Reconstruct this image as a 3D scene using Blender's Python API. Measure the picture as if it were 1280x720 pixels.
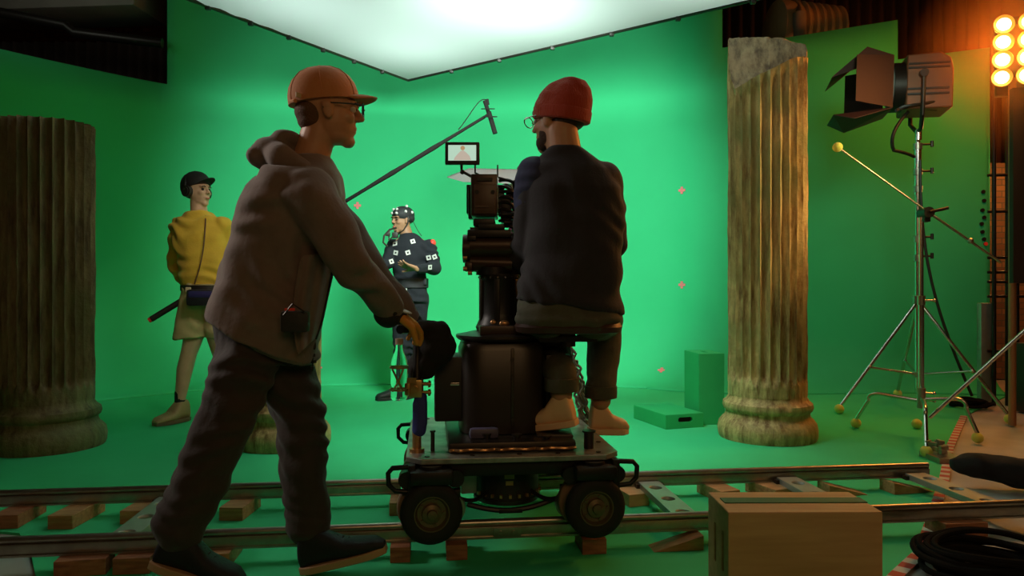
import bpy, bmesh, math, random
from mathutils import Vector, Matrix, noise, Quaternion
PI = math.pi
random.seed(7)
for o in list(bpy.data.objects): bpy.data.objects.remove(o)
scn = bpy.context.scene
COL = scn.collection
# ------------------------------------------------------------------ camera, world, big lights, exposure
FPX, CH = 900.0, 0.97                     # focal length in pixels of the 1280 frame, lens height
cam_d = bpy.data.cameras.new('camera'); cam = bpy.data.objects.new('camera', cam_d); COL.objects.link(cam)
cam_d.sensor_width = 36; cam_d.lens = 36*FPX/1280; cam_d.clip_end = 100
cam.location = (0, 0, CH); cam.rotation_euler = (PI/2, 0, 0); scn.camera = cam
scn.view_settings.view_transform = 'Standard'; scn.view_settings.look = 'None'
scn.view_settings.gamma = 1; scn.view_settings.use_curve_mapping = False; scn.view_settings.exposure = 0.0
w = bpy.data.worlds.new('world'); scn.world = w; w.use_nodes = True
w.node_tree.nodes['Background'].inputs[0].default_value = (0.35, 0.36, 0.30, 1)
w.node_tree.nodes['Background'].inputs[1].default_value = 0.008
def aim(o, tgt): o.rotation_euler = (Vector(tgt)-o.location).to_track_quat('-Z', 'Y').to_euler()
def light(name, kind, loc, tgt, energy, color, size=1.0, size_y=None, angle=None, blend=0.8, spread=None):
    d = bpy.data.lights.new(name, kind); o = bpy.data.objects.new(name, d); COL.objects.link(o)
    o.location = loc; aim(o, tgt); d.energy = energy; d.color = color
    if kind == 'AREA':
        d.size = size
        if size_y: d.shape = 'RECTANGLE'; d.size_y = size_y
        if spread: d.spread = spread
    else: d.shadow_soft_size = size
    if kind == 'SPOT': d.spot_size = angle; d.spot_blend = blend
    return o
light('screen_wash', 'SPOT', (0.0, 3.9, 2.75), (-0.40, 7.9, 1.98), 960, (0.84, 1.0, 0.90), 0.4, angle=math.radians(84), blend=0.5)
light('stage_floor_wash', 'SPOT', (0.1, 3.9, 2.75), (0.1, 5.1, 0.0), 230, (0.86, 1.0, 0.90), 0.4, angle=math.radians(84), blend=0.9)
light('top_soft', 'AREA', (0.1, 3.35, 2.80), (0.1, 3.45, 0.0), 4, (0.88, 1.0, 0.90), 2.2, 1.4)
light('warm_side', 'SPOT', (3.9, 3.6, 2.9), (0.4, 2.8, 0.9), 60, (1.0, 0.42, 0.10), 0.35, angle=math.radians(50), blend=0.8)
light('warm_front', 'AREA', (1.0, -2.4, 3.0), (0.1, 3.0, 0.7), 30, (1.0, 0.60, 0.27), 2.5, 1.5)
light('back_left_soft', 'SPOT', (-3.5, 2.9, 2.6), (-0.9, 2.4, 1.2), 240, (1.0, 0.90, 0.82), 0.5, angle=math.radians(38), blend=0.8)
light('right_wing_wash', 'SPOT', (2.3, 3.7, 2.7), (3.2, 7.0, 1.6), 75, (0.7, 1.0, 0.8), 0.3, angle=math.radians(58), blend=1.0)  # added unseen fill for the right wing of the screen
light('column_key', 'SPOT', (3.6, 3.1, 2.3), (1.68, 4.7, 1.6), 330, (1.0, 0.70, 0.30), 0.25, angle=math.radians(34), blend=0.7)  # added unseen spot that warms and brightens the tall column alone
light('left_key', 'SPOT', (-0.7, 3.2, 2.6), (-2.3, 5.2, 1.15), 75, (1.0, 0.93, 0.75), 0.25, angle=math.radians(32), blend=0.9)  # added unseen spot to brighten the yellow sweater
light('duct_fill_light', 'SPOT', (-4.6, 5.4, 3.6), (-4.6, 7.6, 4.0), 14, (0.95, 1.0, 0.85), 0.3, angle=math.radians(110), blend=0.8)  # added unseen light that brings up the grey duct

# ------------------------------------------------------------------ helpers
def P(px, py, d): return Vector(((px-640)/FPX*d, d, CH+(360-py)/FPX*d))
def G(px, py, z=0.0):
    d = (CH-z)*FPX/(py-360); return Vector(((px-640)/FPX*d, d, z))
MATS = {}
def mat(name, col, rough=0.7, metal=0.0, var=0.0, vscale=8.0, bump=0.0, bscale=40.0, emit=None, estr=0.0, col2=None, stretch=None, trans=0.0, alpha=1.0, ior=1.45, spec=0.5, sheen=0.0):
    if name in MATS: return MATS[name]
    m = bpy.data.materials.new(name); m.use_nodes = True; nt = m.node_tree; b = nt.nodes['Principled BSDF']
    b.inputs['Base Color'].default_value = (*col, 1); b.inputs['Roughness'].default_value = rough; b.inputs['Metallic'].default_value = metal
    b.inputs['Transmission Weight'].default_value = trans; b.inputs['IOR'].default_value = ior; b.inputs['Specular IOR Level'].default_value = spec
    b.inputs['Sheen Weight'].default_value = sheen
    tc = nt.nodes.new('ShaderNodeTexCoord'); src = tc.outputs['Object']
    if stretch:
        mp = nt.nodes.new('ShaderNodeMapping'); mp.inputs['Scale'].default_value = stretch; nt.links.new(src, mp.inputs['Vector']); src = mp.outputs[0]
    if var > 0 or col2:
        n = nt.nodes.new('ShaderNodeTexNoise'); n.inputs['Scale'].default_value = vscale; n.inputs['Detail'].default_value = 6
        nt.links.new(src, n.inputs['Vector'])
        r = nt.nodes.new('ShaderNodeValToRGB'); r.color_ramp.elements[0].position = 0.35; r.color_ramp.elements[1].position = 0.65
        c2 = col2 if col2 else tuple(c*(1-var) for c in col)
        r.color_ramp.elements[0].color = (*c2, 1); r.color_ramp.elements[1].color = (*col, 1)
        nt.links.new(n.outputs['Fac'], r.inputs[0]); nt.links.new(r.outputs[0], b.inputs['Base Color'])
    if bump > 0:
        n2 = nt.nodes.new('ShaderNodeTexNoise'); n2.inputs['Scale'].default_value = bscale; n2.inputs['Detail'].default_value = 5
        nt.links.new(src, n2.inputs['Vector'])
        bp = nt.nodes.new('ShaderNodeBump'); bp.inputs['Strength'].default_value = bump; bp.inputs['Distance'].default_value = 0.01
        nt.links.new(n2.outputs['Fac'], bp.inputs['Height']); nt.links.new(bp.outputs[0], b.inputs['Normal'])
    if emit:
        b.inputs['Emission Color'].default_value = (*emit, 1); b.inputs['Emission Strength'].default_value = estr
    MATS[name] = m; return m

class MB:
    """collects shapes into one bmesh; M is applied to everything added"""
    def __init__(s, M=None): s.b = bmesh.new(); s.M = M or Matrix()
    def _add(s, verts, M):
        for v in verts: v.co = s.M @ (M @ v.co)
        return s
    def box(s, c, size, rot=None, bev=0.0):
        r = bmesh.ops.create_cube(s.b, size=1); vs = r['verts']
        for v in vs: v.co = Vector((v.co.x*size[0], v.co.y*size[1], v.co.z*size[2]))
        if bev > 0:
            es = list({e for v in vs for e in v.link_edges})
            g = bmesh.ops.bevel(s.b, geom=es, offset=bev, segments=2, affect='EDGES', profile=0.6)
            vs = list({v for f in g['faces'] for v in f.verts} | {v for v in vs if v.is_valid})
        M = Matrix.Translation(Vector(c))
        if rot is not None: M = M @ (rot if isinstance(rot, Matrix) else Matrix.Rotation(rot, 4, 'Z'))
        return s._add(vs, M)
    def cyl(s, p0, p1, r0, r1=None, seg=20, cap=True):
        p0, p1 = Vector(p0), Vector(p1); r1 = r0 if r1 is None else r1; d = p1-p0; L = d.length
        if L < 1e-6: return s
        r = bmesh.ops.create_cone(s.b, cap_ends=cap, segments=seg, radius1=max(r0, 1e-4), radius2=max(r1, 1e-4), depth=L)
        return s._add(r['verts'], Matrix.Translation((p0+p1)/2) @ d.to_track_quat('Z', 'Y').to_matrix().to_4x4())
    def ell(s, c, rad, rot=None, seg=20, rings=12):
        if not hasattr(rad, '__len__'): rad = (rad,)*3
        r = bmesh.ops.create_uvsphere(s.b, u_segments=seg, v_segments=rings, radius=1)
        for v in r['verts']: v.co = Vector((v.co.x*rad[0], v.co.y*rad[1], v.co.z*rad[2]))
        M = Matrix.Translation(Vector(c))
        if rot is not None: M = M @ rot
        return s._add(r['verts'], M)
    def limb(s, pts, rads, seg=18):
        for i, (p, r) in enumerate(zip(pts, rads)):
            s.ell(p, r, seg=seg)
            if i: s.cyl(pts[i-1], p, rads[i-1], r, seg=seg)
        return s
    def tube(s, pts, r, seg=8, closed=False):
        pts = [Vector(p) for p in pts]; n = len(pts); rings = []; up = None
        rr = r if hasattr(r, '__len__') else [r]*n
        for i, p in enumerate(pts):
            if closed: t = pts[(i+1) % n]-pts[i-1]
            else: t = pts[min(i+1, n-1)]-pts[max(i-1, 0)]
            t = t.normalized() if t.length > 1e-9 else Vector((0, 0, 1))
            if up is None: up = Vector((0, 0, 1)) if abs(t.z) < .9 else Vector((1, 0, 0))
            x = up.cross(t); x = x.normalized() if x.length > 1e-5 else t.orthogonal().normalized()
            up = t.cross(x).normalized(); y = up
            rings.append([s.b.verts.new(s.M @ (p+(x*math.cos(a)+y*math.sin(a))*rr[i])) for a in [2*PI*k/seg for k in range(seg)]])
        m = n if closed else n-1
        for i in range(m):
            A, B = rings[i], rings[(i+1) % n]
            for k in range(seg): s.b.faces.new((A[k], A[(k+1) % seg], B[(k+1) % seg], B[k]))
        if not closed: s.b.faces.new(rings[0][::-1]); s.b.faces.new(rings[-1])
        return s
    def loft(s, rings, seg=28, power=2.0):
        """rings: (centre, a, b) with half axis vectors"""
        R = []
        for c, a, b in rings:
            c, a, b = Vector(c), Vector(a), Vector(b); L = []
            for k in range(seg):
                t = 2*PI*k/seg; ct, st = math.cos(t), math.sin(t); e = 2/power
                L.append(s.b.verts.new(s.M @ (c + a*(math.copysign(abs(ct)**e, ct)) + b*(math.copysign(abs(st)**e, st)))))
            R.append(L)
        for i in range(len(R)-1):
            for k in range(seg): s.b.faces.new((R[i][k], R[i][(k+1) % seg], R[i+1][(k+1) % seg], R[i+1][k]))
        s.b.faces.new(R[0][::-1]); s.b.faces.new(R[-1]); return s
    def lathe(s, prof, seg=40, M=None, closed=False):
        M = M or Matrix(); R = []
        for r, z in prof: R.append([s.b.verts.new(s.M @ (M @ Vector((r*math.cos(2*PI*k/seg), r*math.sin(2*PI*k/seg), z)))) for k in range(seg)])
        n = len(R)
        for i in range(n if closed else n-1):
            A, B = R[i], R[(i+1) % n]
            for k in range(seg): s.b.faces.new((A[k], A[(k+1) % seg], B[(k+1) % seg], B[k]))
        if not closed:
            if prof[0][0] > 1e-4: s.b.faces.new(R[0][::-1])
            if prof[-1][0] > 1e-4: s.b.faces.new(R[-1])
        return s
    def prism(s, pts, z0, z1, M=None):
        M = M or Matrix()
        A = [s.b.verts.new(s.M @ (M @ Vector((x, y, z0)))) for x, y in pts]; B = [s.b.verts.new(s.M @ (M @ Vector((x, y, z1)))) for x, y in pts]
        n = len(A)
        s.b.faces.new(A[::-1]); s.b.faces.new(B)
        for k in range(n): s.b.faces.new((A[k], A[(k+1) % n], B[(k+1) % n], B[k]))
        return s
    def quad(s, pts):
        s.b.faces.new([s.b.verts.new(s.M @ Vector(p)) for p in pts]); return s
    def build(s, name, m, parent=None, smooth=True, bevel=0.0, voxel=None, relax=4, fold=None, solid=0.0):
        bmesh.ops.recalc_face_normals(s.b, faces=s.b.faces)
        me = bpy.data.meshes.new(name); s.b.to_mesh(me); s.b.free()
        if voxel:
            t = bpy.data.objects.new('tmp', me); COL.objects.link(t)
            r = t.modifiers.new('r', 'REMESH'); r.mode = 'VOXEL'; r.voxel_size = voxel
            sm = t.modifiers.new('s', 'SMOOTH'); sm.factor = 0.5; sm.iterations = relax
            dg = bpy.context.evaluated_depsgraph_get(); me2 = bpy.data.meshes.new_from_object(t.evaluated_get(dg))
            bpy.data.objects.remove(t); bpy.data.meshes.remove(me); me = me2; me.name = name
            if fold:
                amp, fn = fold
                co = [(v.co.copy(), v.normal.copy()) for v in me.vertices]
                for v, (c, n) in zip(me.vertices, co): v.co = c + n*(amp*fn(c))
        o = bpy.data.objects.new(name, me); COL.objects.link(o)
        me.materials.clear(); me.materials.append(m)
        if parent is not None:
            org = ORG[parent.name]; o.parent = parent; ORG[o.name] = org
        else:
            xs = [v.co for v in me.vertices]
            org = Vector(((min(v.x for v in xs)+max(v.x for v in xs))/2, (min(v.y for v in xs)+max(v.y for v in xs))/2, min(v.z for v in xs)))
            o.location = org; ORG[o.name] = org
        me.transform(Matrix.Translation(-org))
        for f in me.polygons: f.use_smooth = smooth
        if smooth and not voxel:
            try: me.set_sharp_from_angle(angle=math.radians(38))
            except Exception: pass
        if bevel > 0:
            bv = o.modifiers.new('bevel', 'BEVEL'); bv.width = bevel; bv.segments = 2; bv.limit_method = 'ANGLE'
        if solid: sd = o.modifiers.new('solid', 'SOLIDIFY'); sd.thickness = solid; sd.offset = 0
        return o
ORG = {}
def thing(name, label, cat, loc=(0, 0, 0), group=None):
    o = bpy.data.objects.new(name, None); COL.objects.link(o); o.location = loc; o.empty_display_size = 0.1
    ORG[o.name] = Vector(loc); return tag(o, label, cat, group)
def tag(o, label=None, cat=None, group=None, kind=None):
    if label: o['label'] = label
    if cat: o['category'] = cat
    if group: o['group'] = group
    if kind: o['kind'] = kind
    return o
def dup(root, loc, rotz=0.0, label=None, scale=None):
    r = root.copy(); COL.objects.link(r); r.location = loc; r.rotation_euler = (0, 0, rotz)
    if label: r['label'] = label
    if scale: r.scale = scale
    for ch in list(root.children):
        c = ch.copy(); COL.objects.link(c); c.parent = r
        for g in list(ch.children):
            d = g.copy(); COL.objects.link(d); d.parent = c
    return r
def split_pieces(names, gap=0.0015):
    """pieces of one mesh that do not touch each other become parts of their own"""
    for o in [o for o in bpy.data.objects if o.type == 'MESH' and o.name.split('.')[0] in names]:
        b = bmesh.new(); b.from_mesh(o.data); b.verts.ensure_lookup_table(); seen = set(); isl = []
        for v in b.verts:
            if v.index in seen: continue
            st = [v]; seen.add(v.index); grp = []
            while st:
                q = st.pop(); grp.append(q)
                for e in q.link_edges:
                    w_ = e.other_vert(q)
                    if w_.index not in seen: seen.add(w_.index); st.append(w_)
            lo = [min(q.co[k] for q in grp)-gap for k in range(3)]; hi = [max(q.co[k] for q in grp)+gap for k in range(3)]
            isl.append([lo, hi, {q.index for q in grp}])
        merged = True
        while merged:
            merged = False
            for i in range(len(isl)):
                for j in range(i+1, len(isl)):
                    A, B = isl[i], isl[j]
                    if all(A[0][k] <= B[1][k] and B[0][k] <= A[1][k] for k in range(3)):
                        isl[i] = [[min(A[0][k], B[0][k]) for k in range(3)], [max(A[1][k], B[1][k]) for k in range(3)], A[2] | B[2]]; isl.pop(j); merged = True; break
                if merged: break
        b.free()
        if len(isl) < 2: continue
        base = o.name.split('.')[0]; src = o.data
        for n_, (lo, hi, idx) in enumerate(isl):
            bb = bmesh.new(); bb.from_mesh(src); bmesh.ops.delete(bb, geom=[v for v in bb.verts if v.index not in idx], context='VERTS')
            me = bpy.data.meshes.new(base); bb.to_mesh(me); bb.free()
            for mt_ in src.materials: me.materials.append(mt_)
            if n_ == 0: first = me
            else:
                c = o.copy(); c.data = me; c.name = base; COL.objects.link(c)
        o.data = first
def bez(p0, p1, p2, p3, n=16):
    p0, p1, p2, p3 = map(Vector, (p0, p1, p2, p3)); out = []
    for i in range(n+1):
        t = i/n; out.append(p0*(1-t)**3+p1*3*t*(1-t)**2+p2*3*t*t*(1-t)+p3*t**3)
    return out
def frame(o, x, z):
    x = Vector(x).normalized(); z = Vector(z); y = z.cross(x).normalized(); z = x.cross(y)
    return Matrix(((x.x, y.x, z.x, o[0]), (x.y, y.y, z.y, o[1]), (x.z, y.z, z.z, o[2]), (0, 0, 0, 1)))

# ------------------------------------------------------------------ materials
GREEN = mat('green_cloth', (0.046, 0.57, 0.235), 0.85, var=0.08, vscale=1.2, bump=0.05, bscale=3, spec=0.15)
GREENF = mat('green_floor_cloth', (0.046, 0.55, 0.22), 0.8, var=0.08, vscale=2.0, bump=0.06, bscale=6, spec=0.25)
GREENBOX = mat('green_paint', (0.025, 0.42, 0.13), 0.6, var=0.06, vscale=6)
CONC = mat('grey_floor', (0.42, 0.41, 0.38), 0.6, var=0.25, vscale=3, bump=0.1, bscale=20)
BLACK = mat('black_metal', (0.014, 0.012, 0.010), 0.42, 0.3, bump=0.03, bscale=60)
BLACKP = mat('black_plastic', (0.018, 0.015, 0.012), 0.5)
RUBBER = mat('rubber', (0.012, 0.011, 0.009), 0.75, bump=0.1, bscale=120)
DARKM = mat('dark_metal', (0.06, 0.05, 0.042), 0.38, 0.8, bump=0.03, bscale=50)
CHROME = mat('chrome', (0.62, 0.60, 0.55), 0.22, 1.0, bump=0.02, bscale=30)
ALU = mat('brushed_metal', (0.42, 0.38, 0.31), 0.33, 0.9, var=0.2, vscale=20, bump=0.03, bscale=60)
ALUG = mat('grey_metal_plate', (0.36, 0.40, 0.36), 0.45, 0.6, var=0.15, vscale=15)
BRASS = mat('brass', (0.5, 0.33, 0.12), 0.35, 0.9)
COPPER = mat('copper_pipe', (0.55, 0.30, 0.13), 0.35, 0.8)
WOOD = mat('block_wood', (0.48, 0.27, 0.11), 0.65, col2=(0.30, 0.155, 0.06), vscale=9, stretch=(1, 8, 8), bump=0.1, bscale=20)
WOODR = mat('reddish_wood', (0.36, 0.15, 0.065), 0.65, col2=(0.20, 0.075, 0.03), vscale=9, stretch=(1, 8, 8), bump=0.1, bscale=20)
PLY = mat('pale_ply', (0.56, 0.33, 0.15), 0.6, col2=(0.46, 0.26, 0.11), vscale=3, stretch=(1, 12, 12), bump=0.04, bscale=20)
SKIN = mat('skin', (0.52, 0.26, 0.14), 0.5, var=0.15, vscale=12, bump=0.03, bscale=120)
SKIN2 = mat('pale_skin', (0.62, 0.37, 0.24), 0.5, var=0.12, vscale=12, bump=0.03, bscale=120)
HAIRM = mat('dark_hair', (0.035, 0.018, 0.009), 0.6, bump=0.5, bscale=180)
WHITE = mat('white_plastic', (0.75, 0.75, 0.72), 0.5)
GLASS = mat('clear_glass', (0.9, 1.0, 0.95), 0.05, trans=1.0, ior=1.1)
BLUE = mat('blue_cloth', (0.035, 0.04, 0.22), 0.7, bump=0.1, bscale=60)
RED = mat('red_plastic', (0.75, 0.05, 0.03), 0.5)
TENNIS = mat('tennis_ball_felt', (0.60, 0.62, 0.10), 0.9, bump=0.4, bscale=200, sheen=0.3)
MATTE = mat('matte_black_wrap', (0.012, 0.011, 0.010), 0.95, spec=0.05)
EYEW = mat('eye_white', (0.7, 0.66, 0.6), 0.3)

# ------------------------------------------------------------------ setting: floors, cyclorama, studio shell
m = MB(); m.box((0, 3.2, -0.03), (13, 13.4, 0.04)); tag(m.build('floor', CONC, smooth=False), kind='structure')
m = MB(); m.box((0, 9.72, 2.6), (13, 0.2, 5.3))
def brick_mat():
    mm = bpy.data.materials.new('brick'); mm.use_nodes = True; nt = mm.node_tree; b = nt.nodes['Principled BSDF']
    tc = nt.nodes.new('ShaderNodeTexCoord'); mp = nt.nodes.new('ShaderNodeMapping'); mp.inputs['Rotation'].default_value = (PI/2, 0, 0)
    br = nt.nodes.new('ShaderNodeTexBrick'); br.inputs['Scale'].default_value = 4.0
    br.inputs['Color1'].default_value = (0.24, 0.12, 0.06, 1); br.inputs['Color2'].default_value = (0.13, 0.06, 0.035, 1); br.inputs['Mortar'].default_value = (0.09, 0.07, 0.05, 1)
    nt.links.new(tc.outputs['Object'], mp.inputs[0]); nt.links.new(mp.outputs[0], br.inputs['Vector']); nt.links.new(br.outputs['Color'], b.inputs['Base Color'])
    bp = nt.nodes.new('ShaderNodeBump'); bp.inputs['Strength'].default_value = 0.6; bp.inputs['Distance'].default_value = 0.01
    nt.links.new(br.outputs['Fac'], bp.inputs['Height']); bp.invert = True; nt.links.new(bp.outputs[0], b.inputs['Normal']); b.inputs['Roughness'].default_value = 0.8
    return mm
BRICK = brick_mat()
tag(m.build('wall_back', BRICK, smooth=False), kind='structure')
DWALL = mat('dark_studio_wall', (0.06, 0.045, 0.035), 0.8, var=0.3, vscale=2)
for s_, nm in ((-1, 'wall_left'), (1, 'wall_right')):
    m = MB(); m.box((s_*6.6, 3.2, 2.6), (0.2, 13.2, 5.3)); tag(m.build(nm, DWALL, smooth=False), kind='structure')
m = MB(); m.box((0, -3.5, 2.6), (13, 0.2, 5.3)); tag(m.build('wall_front', DWALL, smooth=False), kind='structure')
m = MB(); m.box((0, 3.2, 5.3), (13, 13.4, 0.1)); tag(m.build('ceiling', DWALL, smooth=False), kind='structure')

def wallpt(px, d): return ((px-640)/FPX*d, d)
PLAN = [(-5.6, 4.3), (-4.9, 5.3), wallpt(0, 6.22), wallpt(209, 7.3)]
PLAN += [(-2.7, 7.72), (-1.6, 7.92), (-0.4, 8.0), (0.7, 7.92), (1.6, 7.6)]
PLAN += [wallpt(903, 7.3), wallpt(1122, 7.0), wallpt(1237, 6.85)]
def plan_resample(pl, step=0.08):
    # smooth through Catmull-Rom
    out = []
    n = len(pl)
    for i in range(n-1):
        p0, p1, p2, p3 = pl[max(i-1, 0)], pl[i], pl[i+1], pl[min(i+2, n-1)]
        L = math.dist(p1, p2); k = max(2, int(L/step))
        for j in range(k):
            t = j/k; q = []
            for a in range(2):
                q.append(0.5*((2*p1[a])+(-p0[a]+p2[a])*t+(2*p0[a]-5*p1[a]+4*p2[a]-p3[a])*t*t+(-p0[a]+3*p1[a]-3*p2[a]+p3[a])*t**3))
            out.append(tuple(q))
    out.append(pl[-1]); return out
RP = plan_resample(PLAN)
def pxof(p): return 640+FPX*p[0]/p[1]
def inward(i):
    a = RP[max(i-1, 0)]; b = RP[min(i+1, len(RP)-1)]
    t = Vector((b[0]-a[0], b[1]-a[1])).normalized(); return Vector((t.y, -t.x))   # toward the camera
RC = 0.75
def insert_px(px):
    for i in range(len(RP)-1):
        a, b = pxof(RP[i]), pxof(RP[i+1])
        if a < px < b and RP[i][1] > 4.5:
            t = (px-a)/(b-a); RP.insert(i+1, (RP[i][0]*(1-t)+RP[i+1][0]*t, RP[i][1]*(1-t)+RP[i+1][1]*t)); return
def edge_z(p, y): return CH+(360-y)/FPX*p[1]
ZL = CH+254/FPX*7.3
tops = []                       # (low height, height of the segment to the right of this point)
for p in RP:
    px = pxof(p); lerp = lambda a, b, t: a+(b-a)*t
    if px <= 209.01 or p[1] < 5: lo = ZL
    elif px <= 903.01: lo = lerp(ZL, edge_z(wallpt(903, 7.3), 60), (px-209)/694)
    elif px <= 1122.01: lo = lerp(edge_z(wallpt(903, 7.3), 60), edge_z(wallpt(1122, 7.0), 75), (px-903)/219)
    else: lo = edge_z(p, 75-15*(px-1122)/115)
    hi = None
    if 208.99 <= px < 902.9 and p[1] > 5: hi = 5.15
    elif 902.9 <= px < 1121.9: hi = 'r'
    rc = RC if px < 903 else max(0.38, RC-0.37*(px-903)/219)
    tops.append((lo, hi, rc))
def rtop(p): px = pxof(p); return edge_z(p, 60-35*(px-903)/219)
m = MB(); rows = []
for i, p in enumerate(RP):
    nrm = inward(i); lo, hi, rc = tops[i]; row = []
    prof = [(rc*(1-math.sin(PI/2*k/12)), rc*(1-math.cos(PI/2*k/12))) for k in range(13)]+[(0.0, rc+(lo-rc)*k/8) for k in range(1, 9)]
    for dn, z in prof: row.append(m.b.verts.new((p[0]+nrm.x*dn, p[1]+nrm.y*dn, z+0.004)))
    rows.append(row)
for a, b in zip(rows, rows[1:]):
    for k in range(len(a)-1): m.b.faces.new((a[k], b[k], b[k+1], a[k+1]))
up = {}
def upv(i, z):
    k = (i, round(z, 4))
    if k not in up: up[k] = m.b.verts.new((RP[i][0], RP[i][1], z))
    return up[k]
for i in range(len(RP)-1):
    hi = tops[i][1]
    if hi is None: continue
    za, zb = (hi, hi) if hi != 'r' else (rtop(RP[i]), rtop(RP[i+1]))
    m.b.faces.new((rows[i][-1], rows[i+1][-1], upv(i+1, zb), upv(i, za)))
tag(m.build('wall_green_screen', GREEN, solid=0.012), kind='structure')

# green floor cloth: polygon with the edges the photo shows
fpts = [G(1118, 722), G(1152, 690), G(1168, 640), G(1180, 600), G(1187, 560), G(1205, 520)]
fl = [(p.x, p.y) for p in fpts]
left = [(-1.30, 2.26), (-1.6, 2.42), (-1.75, 2.62), (-1.95, 2.85), (-2.6, 3.0), (-3.6, 3.1), (-5.4, 3.3)]
border = [(0.95, 1.3), fl[0]] + fl[1:]
bk = [(p[0]+inward(i).x*0.35, p[1]+inward(i).y*0.35) for i, p in enumerate(RP)]
poly = border + bk[::-1][0:] + left[::-1] + [(-1.1, 1.9), (-1.0, 1.3)]
m = MB(); m.prism([(x, y) for x, y in poly], -0.012, 0.0)
bmesh.ops.triangulate(m.b, faces=m.b.faces)
tag(m.build('floor_green_cloth', GREENF, smooth=False), kind='structure')

# red and white edge tape on the cloth's right border
TW = mat('white_tape', (0.5, 0.48, 0.42), 0.6); TR = mat('red_tape', (0.40, 0.04, 0.03), 0.6)
tp = [G(1098, 745)] + fpts
path = []
for a, b in zip(tp, tp[1:]):
    k = max(1, int((b-a).length/0.05))
    for j in range(k): path.append(a.lerp(b, j/k))
path.append(tp[-1])
mw = MB()
for a, b in zip(path, path[1:]):
    t = (b-a).normalized(); s_ = Vector((t.y, -t.x, 0))*0.022; u = Vector((0, 0, 0.003))
    mw.quad([a+s_+u, b+s_+u, b-s_+u, a-s_+u])
tape = mw.build('edge_tape', TW, smooth=False, solid=0.002)
tag(tape, 'red and white checked tape along the right edge of the green floor cloth', 'tape')
tape.data.materials.append(TR)
for i, f in enumerate(tape.data.polygons): f.material_index = i % 2

# black drapes hanging behind the low wings of the green screen
DRAPE = mat('brown_black_drape', (0.045, 0.030, 0.024), 0.9, var=0.2, vscale=3)
for nm_, xs_, lab_ in (('drape', (-6.3, -3.0), 'dark brown drape hanging behind the low left wing of the green screen'), ('drape', (2.05, 6.3), 'dark brown drape hanging behind the right wing of the green screen')):
    m = MB(); row = []
    for k in range(160):
        x = xs_[0]+(xs_[1]-xs_[0])*k/159; y = (8.15 if xs_[0] < 0 else 9.3)+0.04*math.sin(k*1.1); row.append((m.b.verts.new((x, y, 0.05)), m.b.verts.new((x, y, 3.75 if xs_[0] < 0 else 5.0))))
    for a_, b_ in zip(row, row[1:]): m.b.faces.new((a_[0], b_[0], b_[1], a_[1]))
    tag(m.build(nm_, DRAPE, solid=0.01), lab_, 'drape')

# tracking crosses
def wall_at(px, py):
    for i in range(len(RP)-1):
        a, b = pxof(RP[i]), pxof(RP[i+1])
        if a <= px <= b and RP[i][1] > 4.5:
            t = (px-a)/(b-a); d = RP[i][1]*(1-t)+RP[i+1][1]*t; n = inward(i); break
    z = CH+(360-py)/FPX*d
    if z < RC:
        dd = d
        for _ in range(12):
            z = CH+(360-py)/FPX*dd; zz = max(0.0, min(z, RC)); dn = RC*(1-math.sin(math.acos(max(-1, min(1, 1-zz/RC))))); dd = d+n.y*dn/abs(n.y)*1.0 if n.y > 0 else d-dn
        d = dd; z = CH+(360-py)/FPX*d
        sl = math.acos(max(-1, min(1, 1-max(z, 0)/RC)))
        nn = Vector((n.x*math.sin(sl), n.y*math.sin(sl), math.cos(sl)))
    else: nn = Vector((n.x, n.y, 0))
    return Vector(((px-640)/FPX*d, d, z)), nn.normalized()
PINK = mat('pink_tape', (0.85, 0.22, 0.22), 0.7)
for px, py, lab in ((447, 257, 'small pink cross marker above and left of the suited actor'), (853, 238, 'small pink cross marker, upper of the two left of the tall column'),
                    (853, 356, 'small pink cross marker, lower of the two left of the tall column'), (827, 464, 'small pink cross marker low down left of the upright green box'),
                    (398, 461, 'small pink cross marker low on the screen behind the walking person\'s legs')):
    c, n = wall_at(px, py)
    c = c+n*0.014; M = frame(c, n.cross(Vector((0, 0, 1))), n)
    mb = MB(M); mb.box((0, 0, 0), (0.075, 0.026, 0.004)); mb.box((0, 0, 0.001), (0.026, 0.075, 0.004))
    tag(mb.build('cross_marker', PINK, smooth=False), lab, 'marker', 'pink tracking crosses on the green screen')

# ------------------------------------------------------------------ overhead silk
h = 1.95
def S(px, py): d = h*FPX/(360-py); return Vector(((px-640)/FPX*d, d, CH+h))
c0 = S(510, 100); cl = S(245, 2); cr = S(930, 2)
eL = cl-c0; eR = cr-c0
SL = 2.45/eL.length; SR = 3.75/eR.length
eL = eL*SL; eR = eR*SR
silkm = bpy.data.materials.new('lit_silk'); silkm.use_nodes = True; nt = silkm.node_tree; nt.nodes.clear()
out = nt.nodes.new('ShaderNodeOutputMaterial'); tr = nt.nodes.new('ShaderNodeBsdfTranslucent'); df = nt.nodes.new('ShaderNodeBsdfDiffuse'); mx = nt.nodes.new('ShaderNodeMixShader')
tr.inputs[0].default_value = (0.80, 0.90, 0.86, 1); df.inputs[0].default_value = (0.75, 0.85, 0.82, 1); mx.inputs[0].default_value = 0.35
nt.links.new(tr.outputs[0], mx.inputs[1]); nt.links.new(df.outputs[0], mx.inputs[2]); nt.links.new(mx.outputs[0], out.inputs[0])
silk = thing('overhead_silk', 'large glowing white diffusion silk stretched on a thin frame under the ceiling', 'light diffuser', c0)
m = MB(); N = 60; g = []
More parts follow.
